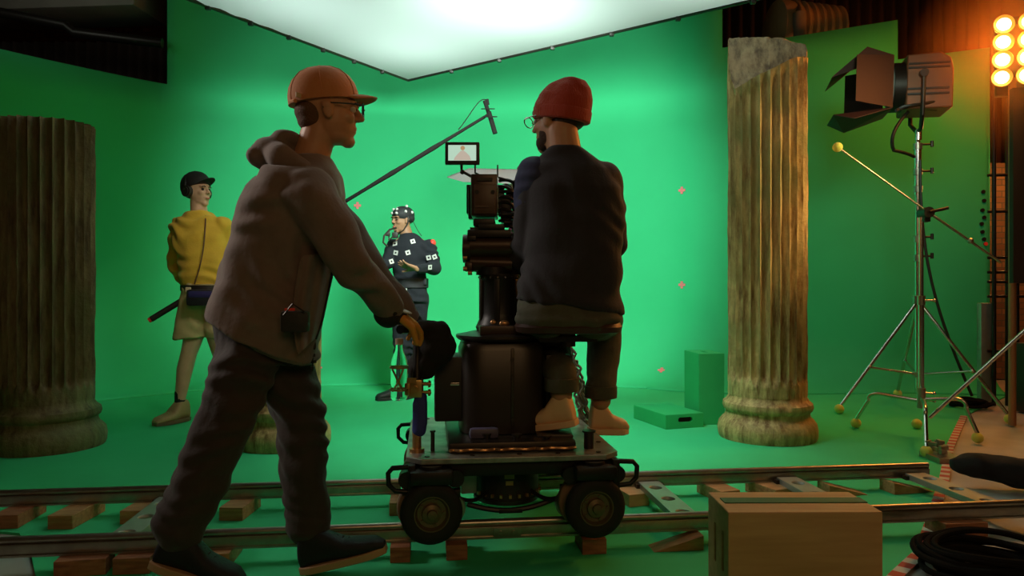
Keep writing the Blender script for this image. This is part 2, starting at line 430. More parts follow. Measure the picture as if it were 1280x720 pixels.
for i in range(N+1):
    row = []
    for j in range(N+1):
        u, v = i/N, j/N
        sag = -0.05*math.sin(PI*u)*math.sin(PI*v)
        wr = 0.010*math.sin((u*1.3-v*2.2)*55+2*math.sin(v*9))*max(0, u-0.5)*2*max(0, 1-v*3)
        row.append(m.b.verts.new(c0+eL*u+eR*v+Vector((0, 0, sag+wr))))
    g.append(row)
for i in range(N):
    for j in range(N): m.b.faces.new((g[i][j], g[i][j+1], g[i+1][j+1], g[i+1][j]))
m.build('silk_cloth', silkm, silk)
m = MB(); crn = [c0, c0+eL, c0+eL+eR, c0+eR]
for a, b in zip(crn, crn[1:]+crn[:1]): m.cyl(a+Vector((0, 0, 0.0)), b, 0.016, seg=10)
m.build('frame_pipe', DARKM, silk)
m = MB()
for k in range(1, 7):
    q = c0+eL*(k/7); m.box(q+Vector((0, 0, -0.004)), (0.035, 0.035, 0.05), bev=0.006)
    q = c0+eR*(k/7); m.box(q+Vector((0, 0, -0.004)), (0.035, 0.035, 0.05), bev=0.006)
m.build('tie_clip', BLACKP, silk)
for q in crn:
    MB().cyl(q, q+Vector((0, 0, 5.25-q.z)), 0.006, seg=8).build('hanging_cable', BLACK, silk)
# the lamps that light the silk from above
for iu, u_ in enumerate((0.26, 0.74)):
    for iv, v_ in enumerate((0.17, 0.5, 0.83)):
        mid = c0+eL*u_+eR*v_
        light('silk_lamp', 'AREA', (mid.x, mid.y, 4.10), (mid.x, mid.y, 2.0), 5.3, (0.86, 1.0, 0.95), 0.5, 0.5, spread=math.radians(95))
        lp = thing('space_light', 'square lamp head hanging above the diffusion silk', 'lamp', (mid.x, mid.y, 4.12), 'lamp heads above the silk')
        MB().box((mid.x, mid.y, 4.2), (0.56, 0.56, 0.14), bev=0.02).build('lamp_housing', BLACKP, lp)
        MB().cyl((mid.x, mid.y, 4.26), (mid.x, mid.y, 5.25), 0.02).build('hanging_pole', BLACK, lp)

# ------------------------------------------------------------------ ceiling ducts
GREYD = mat('duct_grey', (0.17, 0.17, 0.15), 0.6, 0.2, var=0.2, vscale=3)
m = MB(); m.box((-5.05, 7.6, 4.25), (2.6, 0.6, 0.9), rot=-0.08, bev=0.03)
for k in range(0): m.box((-6.3+k*0.75, 8.3-0.46+0.1*(1.0-k*0.6), 4.55), (0.04, 0.06, 0.8))
tag(m.build('air_duct', GREYD), 'wide grey air duct under the ceiling at upper left', 'duct')
m = MB(); a, b = P(-20, 12, 7.0), P(203, 54, 7.2); m.tube([a, a.lerp(b, .45)+Vector((0, 0, 0.0)), a.lerp(b, .5)+Vector((0, 0, -.06)), b], 0.05, seg=10)
tag(m.build('ceiling_pipe', BLACK), 'black pipe running under the grey duct at upper left', 'pipe')
m = MB(); m.box((3.6, 8.5, 4.92), (2.6, 0.7, 0.6), rot=0.15, bev=0.03); m.box((2.62, 8.2, 4.75), (0.12, 0.1, 0.6))
tag(m.build('air_duct', GREYD), 'grey brown air duct under the ceiling behind the tall column top', 'duct')
RIB = mat('ribbed_duct', (0.34, 0.26, 0.15), 0.55, 0.2, var=0.2, vscale=5)
def DP(px, py, d=7.9): return P(px, py, d)
fd = thing('ventilation_fan', 'drum shaped ventilation unit with ribbed hose behind the tall column top', 'fan', P(1000, 60, 7.9))
M = frame(P(968, 36, 7.9), (0, 0, 1), (1, 0.1, 0)) 
m = MB(M); m.lathe([(0.0, -0.06), (0.20, -0.05), (0.30, 0.0), (0.31, 0.08), (0.29, 0.15), (0.0, 0.15)], 40); m.build('drum_end', RIB, fd)
m = MB(M); pr = [(0.0, 0.14)]
for k in range(7):
    z = 0.15+k*0.085; r = 0.30-0.006*k; pr += [(r-0.03, z), (r, z+0.02), (r, z+0.045), (r-0.03, z+0.065)]
pr.append((0.0, 0.75)); m.lathe(pr, 40); m.build('ribbed_hose', RIB, fd)
m = MB(); m.cyl(P(1000, 50, 7.55), P(999, 16, 7.55), 0.065); m.cyl(P(999, 17, 7.55), P(997, 0, 7.9), 0.03); m.build('hanging_bracket', GREYD, fd)
m = MB(); m.cyl(P(985, 5, 7.9), P(985, -40, 7.9), 0.012); m.cyl(P(1020, 8, 7.9), P(1020, -40, 7.9), 0.012); m.build('hanging_rod', BLACK, fd)

# ------------------------------------------------------------------ fluted columns
def stone(name, ca, cb, cc):
    mm = bpy.data.materials.new(name); mm.use_nodes = True; nt = mm.node_tree; b = nt.nodes['Principled BSDF']; b.inputs['Roughness'].default_value = 0.7
    tc = nt.nodes.new('ShaderNodeTexCoord'); mp = nt.nodes.new('ShaderNodeMapping'); mp.inputs['Scale'].default_value = (9, 9, 1.6)
    n1 = nt.nodes.new('ShaderNodeTexNoise'); n1.inputs['Scale'].default_value = 2.2; n1.inputs['Detail'].default_value = 8; n1.inputs['Roughness'].default_value = 0.7
    n2 = nt.nodes.new('ShaderNodeTexNoise'); n2.inputs['Scale'].default_value = 3.0; n2.inputs['Detail'].default_value = 8
    nt.links.new(tc.outputs['Object'], mp.inputs[0]); nt.links.new(mp.outputs[0], n1.inputs['Vector']); nt.links.new(tc.outputs['Object'], n2.inputs['Vector'])
    r = nt.nodes.new('ShaderNodeValToRGB'); e = r.color_ramp.elements; e[0].position = 0.36; e[0].color = (*cb, 1); e[1].position = 0.60; e[1].color = (*ca, 1)
    nt.links.new(n1.outputs['Fac'], r.inputs[0])
    r2 = nt.nodes.new('ShaderNodeValToRGB'); r2.color_ramp.elements[0].position = 0.50; r2.color_ramp.elements[1].position = 0.68
    nt.links.new(n2.outputs['Fac'], r2.inputs[0])
    mx = nt.nodes.new('ShaderNodeMixRGB'); nt.links.new(r2.outputs[0], mx.inputs[0]); nt.links.new(r.outputs[0], mx.inputs[1]); mx.inputs[2].default_value = (*cc, 1)
    nt.links.new(mx.outputs[0], b.inputs['Base Color'])
    bp = nt.nodes.new('ShaderNodeBump'); bp.inputs['Strength'].default_value = 0.7; bp.inputs['Distance'].default_value = 0.012
    n3 = nt.nodes.new('ShaderNodeTexNoise'); n3.inputs['Scale'].default_value = 28; n3.inputs['Detail'].default_value = 8; nt.links.new(tc.outputs['Object'], n3.inputs['Vector'])
    nt.links.new(n3.outputs['Fac'], bp.inputs['Height']); nt.links.new(bp.outputs[0], b.inputs['Normal']); return mm
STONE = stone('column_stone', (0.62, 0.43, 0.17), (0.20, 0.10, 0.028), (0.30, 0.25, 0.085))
STONE_SHADE = stone('shaded_column_stone', (0.22, 0.17, 0.075), (0.075, 0.05, 0.02), (0.13, 0.13, 0.045))  # dimness of the left stage put into a darker copy of the stone
STONEG = stone('broken_stone', (0.46, 0.33, 0.19), (0.15, 0.10, 0.06), (0.34, 0.22, 0.12))
def column(cx, cy, top, R=0.24, rot=0.0, cut=None, label='', seed=0, cap=False, Rt=None, STONE=STONE):
    t = thing('fluted_column', label, 'column', (cx, cy, 0)); NF = 26; seg = NF*8; Rt = Rt or R
    prof = [(1.24, 0.0), (1.27, 0.02), (1.285, 0.06), (1.25, 0.10), (1.17, 0.125), (1.12, 0.135), (1.08, 0.155), (1.08, 0.175), (1.13, 0.185), (1.16, 0.205), (1.14, 0.23), (1.06, 0.245), (1.0, 0.27), (0.99, 0.29)]
    m = MB(); R2 = []
    for r, z in prof:
        row = []
        for k in range(96):
            a = 2*PI*k/96; q = Vector((math.cos(a), math.sin(a), z*3))
            rr = R*r*(1+0.012*noise.noise(q*3+Vector((seed, 0, 0))))-0.02*max(0, noise.noise(q*5+Vector((0, seed, 3))) - 0.35)
            row.append(m.b.verts.new((cx+rr*math.cos(a), cy+rr*math.sin(a), z)))
        R2.append(row)
    for a, b in zip(R2, R2[1:]):
        for k in range(96): m.b.faces.new((a[k], a[(k+1) % 96], b[(k+1) % 96], b[k]))
    m.b.faces.new(R2[0][::-1]); m.b.faces.new(R2[-1]); m.build('base', STONE, t)
    m = MB(); rows = []; z0 = 0.28; nz = 90
    def cutz(x, y): return top if cut is None else min(top, cut(x, y))
    for i in range(nz+1):
        z = z0+(top-z0)*i/nz; row = []
        for k in range(seg):
            a = 2*PI*k/seg+rot; ph = (k % 8)/8.0
            groove = math.sin(PI*ph)**0.7
            end = min(1, max(0, (z-0.36-0.05*(1-groove))/0.05)); 
            rt = R+(Rt-R)*(z/top)
            ct_ = top if cut is None else min(top, cut(rt*math.cos(a), rt*math.sin(a)))
            end *= min(1, max(0.2 if cut else 1, (ct_-z-.01)/0.06))
            rr = rt*(1-0.15*groove*end)
            q = Vector((math.cos(a)*2.2, math.sin(a)*2.2, z*1.5+seed)); rr += 0.006*noise.noise(q*3)+0.003*noise.noise(q*11)
            x, y = rr*math.cos(a), rr*math.sin(a); zz = cutz(x, y)+0.018*noise.noise(Vector((x*6, y*6, seed)))*(1 if cut else .3)
            row.append(m.b.verts.new((cx+x, cy+y, min(z, zz))))
        rows.append(row)
    for a, b in zip(rows, rows[1:]):
        for k in range(seg):
            f = (a[k], a[(k+1) % seg], b[(k+1) % seg], b[k])
            if all((f[3-j].co-f[j].co).length < 1e-6 for j in range(2)): continue
            m.b.faces.new(f)
    bmesh.ops.remove_doubles(m.b, verts=m.b.verts, dist=1e-5)
    m.build('shaft', STONE, t)
    m = MB(); last = None; NR = 26
    for j in range(NR+1):
        s_ = 1-j/NR; row = []
        for k in range(seg):
            a = 2*PI*k/seg+rot; ph = (k % 8)/8.0; groove = math.sin(PI*ph)**0.7
            rr0 = Rt*(1-0.15*groove*s_**6*(0.2 if cut else 1)); x, y = rr0*math.cos(a)*s_, rr0*math.sin(a)*s_
            xe, ye = rr0*math.cos(a), rr0*math.sin(a)
            q = Vector((math.cos(a)*2.2, math.sin(a)*2.2, cutz(xe, ye)*1.5+seed))
            if s_ > .99: rr = rr0+0.006*noise.noise(q*3)+0.003*noise.noise(q*11); x, y = rr*math.cos(a), rr*math.sin(a)
            zz = cutz(x, y)+0.018*noise.noise(Vector((x*6, y*6, seed)))*(1 if cut else .3)
            zz += (0.022*noise.noise(Vector((x*9, y*16, seed+5)))+0.009*noise.noise(Vector((x*40, y*40, seed))))*min(1, (1-s_)*5)*(1 if cut else .2)
            row.append(m.b.verts.new((cx+x, cy+y, zz)))
        if last:
            for k in range(seg): m.b.faces.new((last[k], last[(k+1) % seg], row[(k+1) % seg], row[k]))
        last = row
    bmesh.ops.remove_doubles(m.b, verts=m.b.verts, dist=1e-5)
    m.build('broken_top' if cut else 'top_face', STONEG if cut else STONE, t)
    return t
column(1.665, 4.70, 2.70, 0.243, 0.1, cut=lambda x, y: min(2.60+0.33*y-0.3*max(0, x-.12), 2.35+0.42*x+2.4*max(0, y+.06)), label='tall pale fluted stone column with a slanting broken top', seed=3, Rt=0.248)
column(-2.85, 4.42, 1.975, 0.252, 0.3, label='shorter fluted stone column at the far left, shade painted into its stone', seed=9, Rt=0.256, STONE=STONE_SHADE)
column(-1.42, 4.48, 0.72, 0.225, 0.0, label='low column stump behind the legs of the walking person', seed=14)

# ------------------------------------------------------------------ apple boxes
def gbox(name, p, ax, ay, sx, sy, sz, mtl, label, hand=None, cat='box'):
    """p front-left bottom corner, ax/ay unit dirs"""
    t = thing(name, label, cat, p); ax = Vector(ax).normalized(); M = frame(p, ax, (0, 0, 1))
    m = MB(M); m.box((sx/2, sy/2, sz/2), (sx, sy, sz), bev=0.004); m.build('body', mtl, t); return t, M
HOLE_SHADE = mat('hand_hole_shade', (0.03, 0.006, 0.004), 0.9)  # shade inside the hand holes, put into the colour
def rounded_slot(m, c, L, W, axis, nrm, dep=0.004):
    # a shallow sunk slot shown as a thin dark recess plate with round ends
    axis = Vector(axis); nrm = Vector(nrm); c = Vector(c)
    M = m.M; m2M = frame(c, axis, nrm); pts = []
    for k in range(9): a = -PI/2+PI*k/8; pts.append(((L-W)/2+W/2*math.cos(a), W/2*math.sin(a)))
    for k in range(9): a = PI/2+PI*k/8; pts.append((-(L-W)/2+W/2*math.cos(a), W/2*math.sin(a)))
    m.prism(pts, -0.02, dep, m2M); return m
def bored_box(t, M, sx, sy, sz, mtl, holes, name='body', bev=0.004):
    """box whose hand holes are really cut; holes: (centre, axis, normal, L, W)"""
    o = MB(M).box((sx/2, sy/2, sz/2), (sx, sy, sz), bev=bev).build(name, mtl, t, smooth=False)
    for (c, ax_, n_, L, W) in holes:
        cu = MB(M); pts = []
        for k in range(9): a = -PI/2+PI*k/8; pts.append(((L-W)/2+W/2*math.cos(a), W/2*math.sin(a)))
        for k in range(9): a = PI/2+PI*k/8; pts.append((-(L-W)/2+W/2*math.cos(a), W/2*math.sin(a)))
        cu.prism(pts, -0.03, 0.03, frame(c, ax_, n_))
        co = cu.build('cutter', HOLE_SHADE, t)
        bo = o.modifiers.new('cut', 'BOOLEAN'); bo.operation = 'DIFFERENCE'; bo.object = co; bo.solver = 'EXACT'
        dg = bpy.context.evaluated_depsgraph_get(); dg.update(); me = bpy.data.meshes.new_from_object(o.evaluated_get(dg))
        o.modifiers.clear(); old = o.data; o.data = me
        bpy.data.objects.remove(co)
        li = MB(M); li.prism([(x*.995, y*.98) for x, y in pts], -0.029, -0.022, frame(c, ax_, n_)); li.build('hole_shade_plate', HOLE_SHADE, t)  # added dark plate paints the shade at the bottom of the hole
    return o
# foreground plywood box
p0 = Vector((0.646, 2.15, 0)); t = thing('apple_box', 'large pale wooden box with a green stripe, in front of the dolly track', 'box', p0)
M = frame(p0, (1, 0.01, 0), (0, 0, 1))
bored_box(t, M, 0.464, 0.215, 0.30, PLY, [((0, 0.055, 0.165), (0, 0, 1), (-1, 0, 0), 0.125, 0.022), ((0, 0.135, 0.165), (0, 0, 1), (-1, 0, 0), 0.125, 0.022)])
MB(M).box((0.240, 0.115, 0.3015), (0.446, 0.052, 0.003)).build('top_stripe', mat('green_stripe', (0.04, 0.13, 0.05), 0.6), t)
# upright green box
p0 = Vector((1.322, 5.1, 0)); t = thing('apple_box', 'green painted box standing upright beside the tall column', 'box', p0)
M = frame(p0, (0.985, 0.10, 0), (0, 0, 1)); ay = 0.30
bored_box(t, M, 0.19, 0.30, 0.505, GREENBOX, [((0.095, 0.15, 0.505), (0, 1, 0), (0, 0, 1), 0.12, 0.03)])
# flat green box
p0 = Vector((1.052, 4.93, 0)); t = thing('apple_box', 'low green painted box lying flat with a dark hand hole', 'box', p0)
M = frame(p0, (0.93, 0.31, 0), (0, 0, 1))
bored_box(t, M, 0.30, 0.46, 0.10, GREENBOX, [((0.155, 0, 0.06), (1, 0, 0), (0, -1, 0), 0.115, 0.034)])

# ------------------------------------------------------------------ dolly track
SLP = 0.1146; TD = Vector((1, SLP, 0)).normalized(); TN = Vector((-TD.y, TD.x, 0))
NEAR0, FAR0 = Vector((0, 2.656, 0)), Vector((0, 3.272, 0))
RZ0, RZ1 = 0.055, 0.12
def rail(base, x0, x1, label):
    a = base+TD*x0; b = base+TD*x1
    t = thing('track_rail', label, 'rail', a.lerp(b, .5)+Vector((0, 0, RZ0)), 'rails of the dolly track')
    m = MB(frame(a, TD, (0, 0, 1))); L = (b-a).length
    m.box((L/2, 0, 0.076), (L, 0.034, 0.042), bev=0.003); m.box((L/2, 0, 0.0585), (L, 0.046, 0.007)); m.box((L/2, 0, 0.101), (L, 0.012, 0.012))
    m.build('rail_beam', ALU, t)
    m = MB(); z = Vector((0, 0, 0.108)); m.cyl(a+z, b+z, 0.0135, seg=16); m.build('rail_tube', ALU, t)
    return t
rail(NEAR0, -2.9, 0.93, 'near rail of the dolly track, left length under the front wheels')
rail(NEAR0, 0.935, 3.2, 'near rail of the dolly track, right length behind the pale wooden box')
rail(FAR0, -3.3, -0.5, 'far rail of the dolly track, left length')
rail(FAR0, -0.495, 2.035, 'far rail of the dolly track, right length beyond the wheeled dolly')
# cross ties
def tie(x, label, y0=0.03, y1=0.585):
    a = NEAR0+TD*x+TN*y0; t = thing('track_tie', label, 'track tie', a+TN*0.28+Vector((0, 0, 0.045)), 'perforated metal ties between the rails')
    M = frame(a, TN, (0, 0, 1)); L = y1-y0
    o = MB(M).box((L/2, 0, 0.066), (L, 0.10, 0.028), bev=0.003).build('tie_plate', ALUG, t, smooth=False)
    for c in (0.10, 0.28, 0.45):
        cu = MB(M).cyl((c, 0, 0.0), (c, 0, 0.12), 0.030, seg=28).build('cutter', HOLE_SHADE, t)
        bo = o.modifiers.new('cut', 'BOOLEAN'); bo.object = cu; bo.solver = 'EXACT'
        bpy.context.view_layer.update(); dg = bpy.context.evaluated_depsgraph_get(); me = bpy.data.meshes.new_from_object(o.evaluated_get(dg))
        o.modifiers.clear(); o.data = me; bpy.data.objects.remove(cu)
    m = MB(M); m.box((0.015, 0, 0.063), (0.03, 0.13, 0.02)); m.box((L-0.015, 0, 0.063), (0.03, 0.13, 0.02)); m.build('end_clamp', DARKM, t)
    return t
tie(-1.40, 'perforated metal tie left of the walking person\'s legs')
tie(0.70, 'perforated metal tie between the dolly and the pale wooden box')
tie(1.37, 'perforated metal tie partly hidden behind the pale wooden box')
tie(2.02, 'perforated metal tie near the black sandbag on the right')
# wooden blocks and wedges under the rails
def block(base, x, y, L, W, H_, rot, label, mtl=WOOD, wedge=False):
    c = base+TD*x+TN*y; nm = 'wooden_wedge' if wedge else 'wooden_block'
    M = frame(c, TD, (0, 0, 1)) @ Matrix.Rotation(rot, 4, 'Z'); m = MB(M)
    if wedge: m.prism([(-L/2, 0), (L/2, 0), (L/2, H_)], -W/2, W/2, Matrix.Rotation(PI/2, 4, 'X'))
    else: m.box((0, 0, H_/2), (L, W, H_))
    o = m.build(nm, mtl, bevel=0.002, smooth=False); tag(o, label, 'wedge' if wedge else 'block', 'wooden shims under the track'); return o
def fx(px, d=3.2): return (px-640)/FPX*d
BZ = RZ0
for base, px, dd, yo, L, W, rt, lab, mt, wd in (
    (FAR0, 8, 2.95, -.03, .22, .10, PI/2, 'wooden block under the far rail at the left edge', WOODR, False),
    (FAR0, 80, 2.95, -.05, .24, .10, PI/2-.1, 'wooden block under the far rail in front of the dark column', WOOD, False),
    (FAR0, 166, 2.98, -.03, .22, .11, PI/2-.1, 'wooden block under the far rail behind the leftmost metal tie', WOOD, False),
    (FAR0, 286, 3.0, -.04, .20, .10, PI/2-.15, 'wooden block under the far rail between the walking person\'s legs', WOOD, False),
    (FAR0, 372, 3.05, -.03, .20, .09, PI/2, 'wooden block under the far rail behind the walking person\'s front leg', PLY, False),
    (FAR0, 497, 3.1, -.05, .20, .10, PI/2, 'wooden block under the far rail behind the left dolly wheel', WOOD, False),
    (FAR0, 790, 3.2, -.04, .20, .10, PI/2+.2, 'pale wooden block under the far rail just right of the dolly', PLY, False),
    (FAR0, 905, 3.25, -.04, .20, .10, PI/2+.2, 'wooden block under the far rail above the left end of the pale box', WOOD, False),
    (FAR0, 968, 3.3, -.04, .20, .10, PI/2+.3, 'wooden block under the far rail above the middle of the pale box', WOOD, False),
    (FAR0, 1068, 3.3, -.045, .20, .10, PI+.05, 'wooden wedge under the far rail above the right end of the pale box', WOOD, True),
    (FAR0, 1150, 3.35, -.04, .22, .10, PI+.1, 'wooden wedge under the right end of the far rail', WOOD, True),
    (NEAR0, 75, 2.35, -.02, .16, .10, .1, 'wooden block under the near rail at the lower left', WOODR, False),
    (NEAR0, 150, 2.4, -.01, .12, .12, .0, 'wooden block under the near rail left of the rear shoe', WOODR, False),
    (NEAR0, 262, 2.45, .03, .18, .08, PI/2, 'wooden block under the near rail between the two shoes', WOOD, False),
    (NEAR0, 497, 2.55, -.01, .07, .12, .0, 'reddish wooden block under the near rail beside the left dolly wheel', WOODR, False),
    (NEAR0, 569, 2.6, .0, .075, .14, .0, 'reddish wooden block under the near rail between the dolly wheels', WOODR, False),
    (NEAR0, 740, 2.65, -.0, .09, .14, .0, 'reddish wooden block under the near rail below the right dolly wheel', WOODR, False),
    (NEAR0, 845, 2.68, -.035, .19, .08, .0, 'wooden wedge under the near rail left of the pale wooden box', WOOD, True),
    (NEAR0, 1210, 2.8, .0, .18, .12, .0, 'dark wooden block under the near rail right of the pale wooden box', WOODR, False)):
    block(base, fx(px, dd), yo, L, W, BZ, rt, lab, mt, wd)
# rail joint bolts plate on near rail
for x, lab in ((-0.02, 'small steel joint plate bolted on the near rail under the dolly'), (0.385, 'small steel joint plate bolted on the near rail right of the dolly')):
    c = NEAR0+TD*x-TN*0.0255; m = MB(frame(c, TD, (0, 0, 1))); m.box((0, 0.0025, 0.078), (0.10, 0.004, 0.034), bev=0.001)
    for k in (-1, 1): m.cyl((k*.025, -0.004, 0.078), (k*.025, 0.003, 0.078), 0.007, seg=10)
    tag(m.build('joint_plate', ALU), lab, 'plate')

# ------------------------------------------------------------------ camera dolly
YAW = math.atan(SLP)
D0 = Vector((-0.035, 2.955, 0))
MD = Matrix.Translation(D0) @ Matrix.Rotation(YAW, 4, 'Z')
dolly = thing('camera_dolly', 'black four wheeled camera dolly on the track carrying the film camera', 'camera dolly', D0)
DECKM = mat('worn_deck_metal', (0.36, 0.38, 0.34), 0.36, 0.5, var=0.5, vscale=14, bump=0.1, bscale=50)
ch = 0.055; X0, X1, Y0, Y1 = -0.385, 0.385, -0.41, 0.42
deckpts = [(X0+ch, Y0), (X1-ch, Y0), (X1, Y0+ch), (X1, Y1-ch), (X1-ch, Y1), (X0+ch, Y1), (X0, Y1-ch), (X0, Y0+ch)]
m = MB(MD); m.prism(deckpts, 0.352, 0.372); deck = m.build('deck_plate', DECKM, dolly, smooth=False, bevel=0.003)
m = MB(MD)
for x in (-0.31, -0.15, 0.02, 0.16, 0.31):
    for y in (-0.37, 0.37): m.cyl((x, y, 0.368), (x, y, 0.375), 0.009, seg=12)
for y in (-0.2, 0.0, 0.2):
    for x in (-0.35, 0.35): m.cyl((x, y, 0.368), (x, y, 0.375), 0.009, seg=12)
m.build('deck_bolt', DARKM, deck)
m = MB(MD)
for x in (-0.33, 0.33):
    m.box((x, 0, 0.33), (0.05, 0.74, 0.045), bev=0.004)
for y in (-0.36, 0.36): m.box((0, y, 0.325), (0.66, 0.04, 0.05), bev=0.004)
m.box((0, 0, 0.315), (0.5, 0.5, 0.06), bev=0.01); m.build('under_frame', BLACK, dolly)
# wheels
WX = (-0.295, 0.285)
def wheel_at(x, y, steer, outer=True):
    M = MD @ Matrix.Translation((x, y, 0.19)) @ Matrix.Rotation(steer, 4, 'Z') @ Matrix.Rotation(PI/2, 4, 'X')
    m = MB(M); R = 0.108; tw = 0.024
    pr = [(0.062, -tw), (0.078, -tw-0.003), (0.095, -tw), (0.104, -tw+0.007), (R, -tw+0.014), (R, -0.006), (R-0.003, -0.004), (R-0.003, 0.004), (R, 0.006), (R, tw-0.014), (0.104, tw-0.007), (0.095, tw), (0.078, tw+0.003), (0.062, tw)]
    m.lathe(pr, 56, closed=True)
    tyre = m.build('tyre', RUBBER, dolly)
    m = MB(M); m.lathe([(0.0, -0.018), (0.06, -0.018), (0.063, -0.022), (0.063, 0.022), (0.058, 0.022), (0.05, 0.008), (0.034, 0.006), (0.032, 0.020), (0.018, 0.024), (0.016, 0.034), (0.0, 0.036)], 40)
    for k in range(5): a = 2*PI*k/5; m.cyl((0.043*math.cos(a), 0.043*math.sin(a), 0.004), (0.043*math.cos(a), 0.043*math.sin(a), 0.014), 0.005, seg=8)
    m.build('hub', mat('wheel_hub', (0.16, 0.115, 0.06), 0.4, 0.5), tyre)
TANR = mat('tan_rubber', (0.22, 0.13, 0.07), 0.6)
for x in WX:
    for sy, st in ((-1, 0.10 if x < 0 else 0.06), (1, 0.0)):
        wheel_at(x, sy*0.425, st)
        M = MD @ Matrix.Translation((x-0.02, sy*0.352, 0.195)) @ Matrix.Rotation(st, 4, 'Z') @ Matrix.Rotation(PI/2, 4, 'X')
        m = MB(M); m.lathe([(0.05, -0.017), (0.098, -0.017), (0.102, -0.012), (0.102, 0.012), (0.098, 0.017), (0.05, 0.017)], 48, closed=True); m.lathe([(0, -0.01), (0.05, -0.012), (0.05, 0.012), (0, 0.01)], 24); m.build('inner_wheel', TANR, dolly)
        # bogie with small track wheels that ride the rail
        b = MB(MD); yb = sy*0.3065
        b.box((x, yb, 0.225), (0.21, 0.045, 0.03), bev=0.006); b.box((x, yb, 0.27), (0.09, 0.09, 0.09), bev=0.012); b.cyl((x, yb-0.02, 0.19), (x, sy*0.44, 0.19), 0.014)
        bg = b.build('bogie', DARKM, dolly)
        for k in (-1, 1):
            MM = MD @ Matrix.Translation((x+k*0.075, yb, 0.17)) @ Matrix.Rotation(PI/2, 4, 'X')
            q = MB(MM); q.lathe([(0.0, -0.02), (0.048, -0.02), (0.049, -0.015), (0.045, -0.008), (0.042, 0), (0.045, 0.008), (0.049, 0.015), (0.048, 0.02), (0.0, 0.02)], 28); q.build('track_wheel', ALU, bg)
        # mudguard / axle housing above the wheel
        g = MB(MD); g.box((x, sy*0.40, 0.315), (0.15, 0.12, 0.05), bev=0.014); g.cyl((x, sy*0.40, 0.19+0.11), (x, sy*0.40, 0.35), 0.04, seg=24); g.cyl((x-.085, sy*0.41, 0.30), (x-.085, sy*0.35, 0.30), 0.03); g.cyl((x+.085, sy*0.41, 0.30), (x+.085, sy*0.35, 0.30), 0.03)
        g.build('axle_housing', BLACK, dolly)
# D handles on the corners
for sx in (-1, 1):
    for sy in (-1, 1):
        x = sx*0.375; y = sy*0.40; m = MB(MD)
        pts = [(x, y, 0.345), (x+sx*0.055, y, 0.342), (x+sx*0.07, y, 0.325), (x+sx*0.068, y, 0.285), (x+sx*0.045, y, 0.262), (x, y, 0.258)]
        m.tube(pts, 0.009, 10); m.box((x-sx*0.012, y, 0.30), (0.025, 0.05, 0.11), bev=0.004); m.build('corner_handle', BLACK, dolly)
# belly drum and hoses between the wheels
m = MB(MD); m.cyl((0.0, -0.12, 0.15), (0.0, -0.12, 0.30), 0.125, seg=40); m.box((-0.02, 0.05, 0.235), (0.30, 0.30, 0.10), bev=0.02)
belly = m.build('belly_pump', BLACKP, dolly)
m = MB(MD); m.lathe([(0.126, 0.155), (0.131, 0.155), (0.131, 0.168), (0.126, 0.168)], 40, Matrix.Translation((0, -0.12, 0)), closed=True); m.build('drum_ring', DARKM, belly)
m = MB(MD)
for k in range(24):
    a = 2*PI*k/24; m.box((0.131*math.cos(a), -0.12+0.131*math.sin(a), 0.185), (0.01, 0.01, 0.012), rot=a)
m.build('rivet_row', COPPER, belly)
YEL = mat('faded_yellow_label', (0.42, 0.33, 0.10), 0.6)
m = MB(MD); 
for k in range(5):
    a = -PI/2-0.02+0.06*(k-2); m.box((0.1262*math.cos(a), -0.12+0.1262*math.sin(a), 0.262), (0.003, 0.007, 0.022), rot=a)
a = -PI/2-0.02; m.box((0.1262*math.cos(a), -0.12+0.1262*math.sin(a), 0.235), (0.003, 0.028, 0.016), rot=a); m.build('yellow_label', YEL, belly)
m = MB(MD); m.box((-0.155, -0.20, 0.245), (0.06, 0.03, 0.11), rot=0.1, bev=0.008); m.build('side_plate', ALUG, dolly)
m = MB(MD); m.tube(bez((-0.16, -0.24, 0.16), (-0.05, -0.27, 0.13), (0.05, -0.27, 0.13), (0.17, -0.24, 0.17)), 0.010); m.box((-0.0, -0.262, 0.137), (0.09, 0.02, 0.016), bev=0.004)
m.tube(bez((-0.24, -0.3, 0.22), (-0.15, -0.28, 0.17), (-.12, -0.25, 0.17), (-0.08, -0.2, 0.2)), 0.008); m.tube(bez((0.24, -0.3, 0.22), (0.15, -0.28, 0.16), (.12, -0.25, 0.17), (0.08, -0.2, 0.2)), 0.008); m.build('hose', BLACK, dolly)
# turntable tray and body on the deck
m = MB(MD); m.box((-0.0, -0.06, 0.392), (0.47, 0.56, 0.038), bev=0.012); m.build('tray', DARKM, dolly)
m = MB(MD); m.tube([(-0.24+0.01*math.cos(k*.5)+.47*k/40, -0.345+0.006*math.sin(k), 0.385) for k in range(41)], 0.006); m.build('tray_cable', COPPER, dolly)
m = MB(MD)
rb = [(-0.02, -0.05, 0.415, .165, .17), (-0.02, -0.05, 0.44, .165, .17), (-0.02, -0.05, 0.73, .165, .17), (-0.02, -0.05, 0.755, .155, .16), (-0.02, -0.05, 0.765, .13, .14)]
m.loft([((x, y, z), (a, 0, 0), (0, b, 0)) for x, y, z, a, b in rb], 48, 4.5)
bd = m.build('body_housing', mat('satin_black_panel', (0.030, 0.022, 0.017), 0.33, 0.2, bump=0.02, bscale=30), dolly)
m = MB(MD); m.box((0.012, -0.222, 0.59), (0.012, 0.006, 0.30), bev=0.002); 
for z in (0.47, 0.55, 0.63, 0.70): m.cyl((0.012, -0.23, z), (0.012, -0.215, z), 0.007, seg=10)
m.build('panel_strip', DARKM, bd)
m = MB(MD); m.box((-0.225, -0.06, 0.58), (0.115, 0.20, 0.25), bev=0.010); sb = m.build('battery_box', BLACKP, dolly)
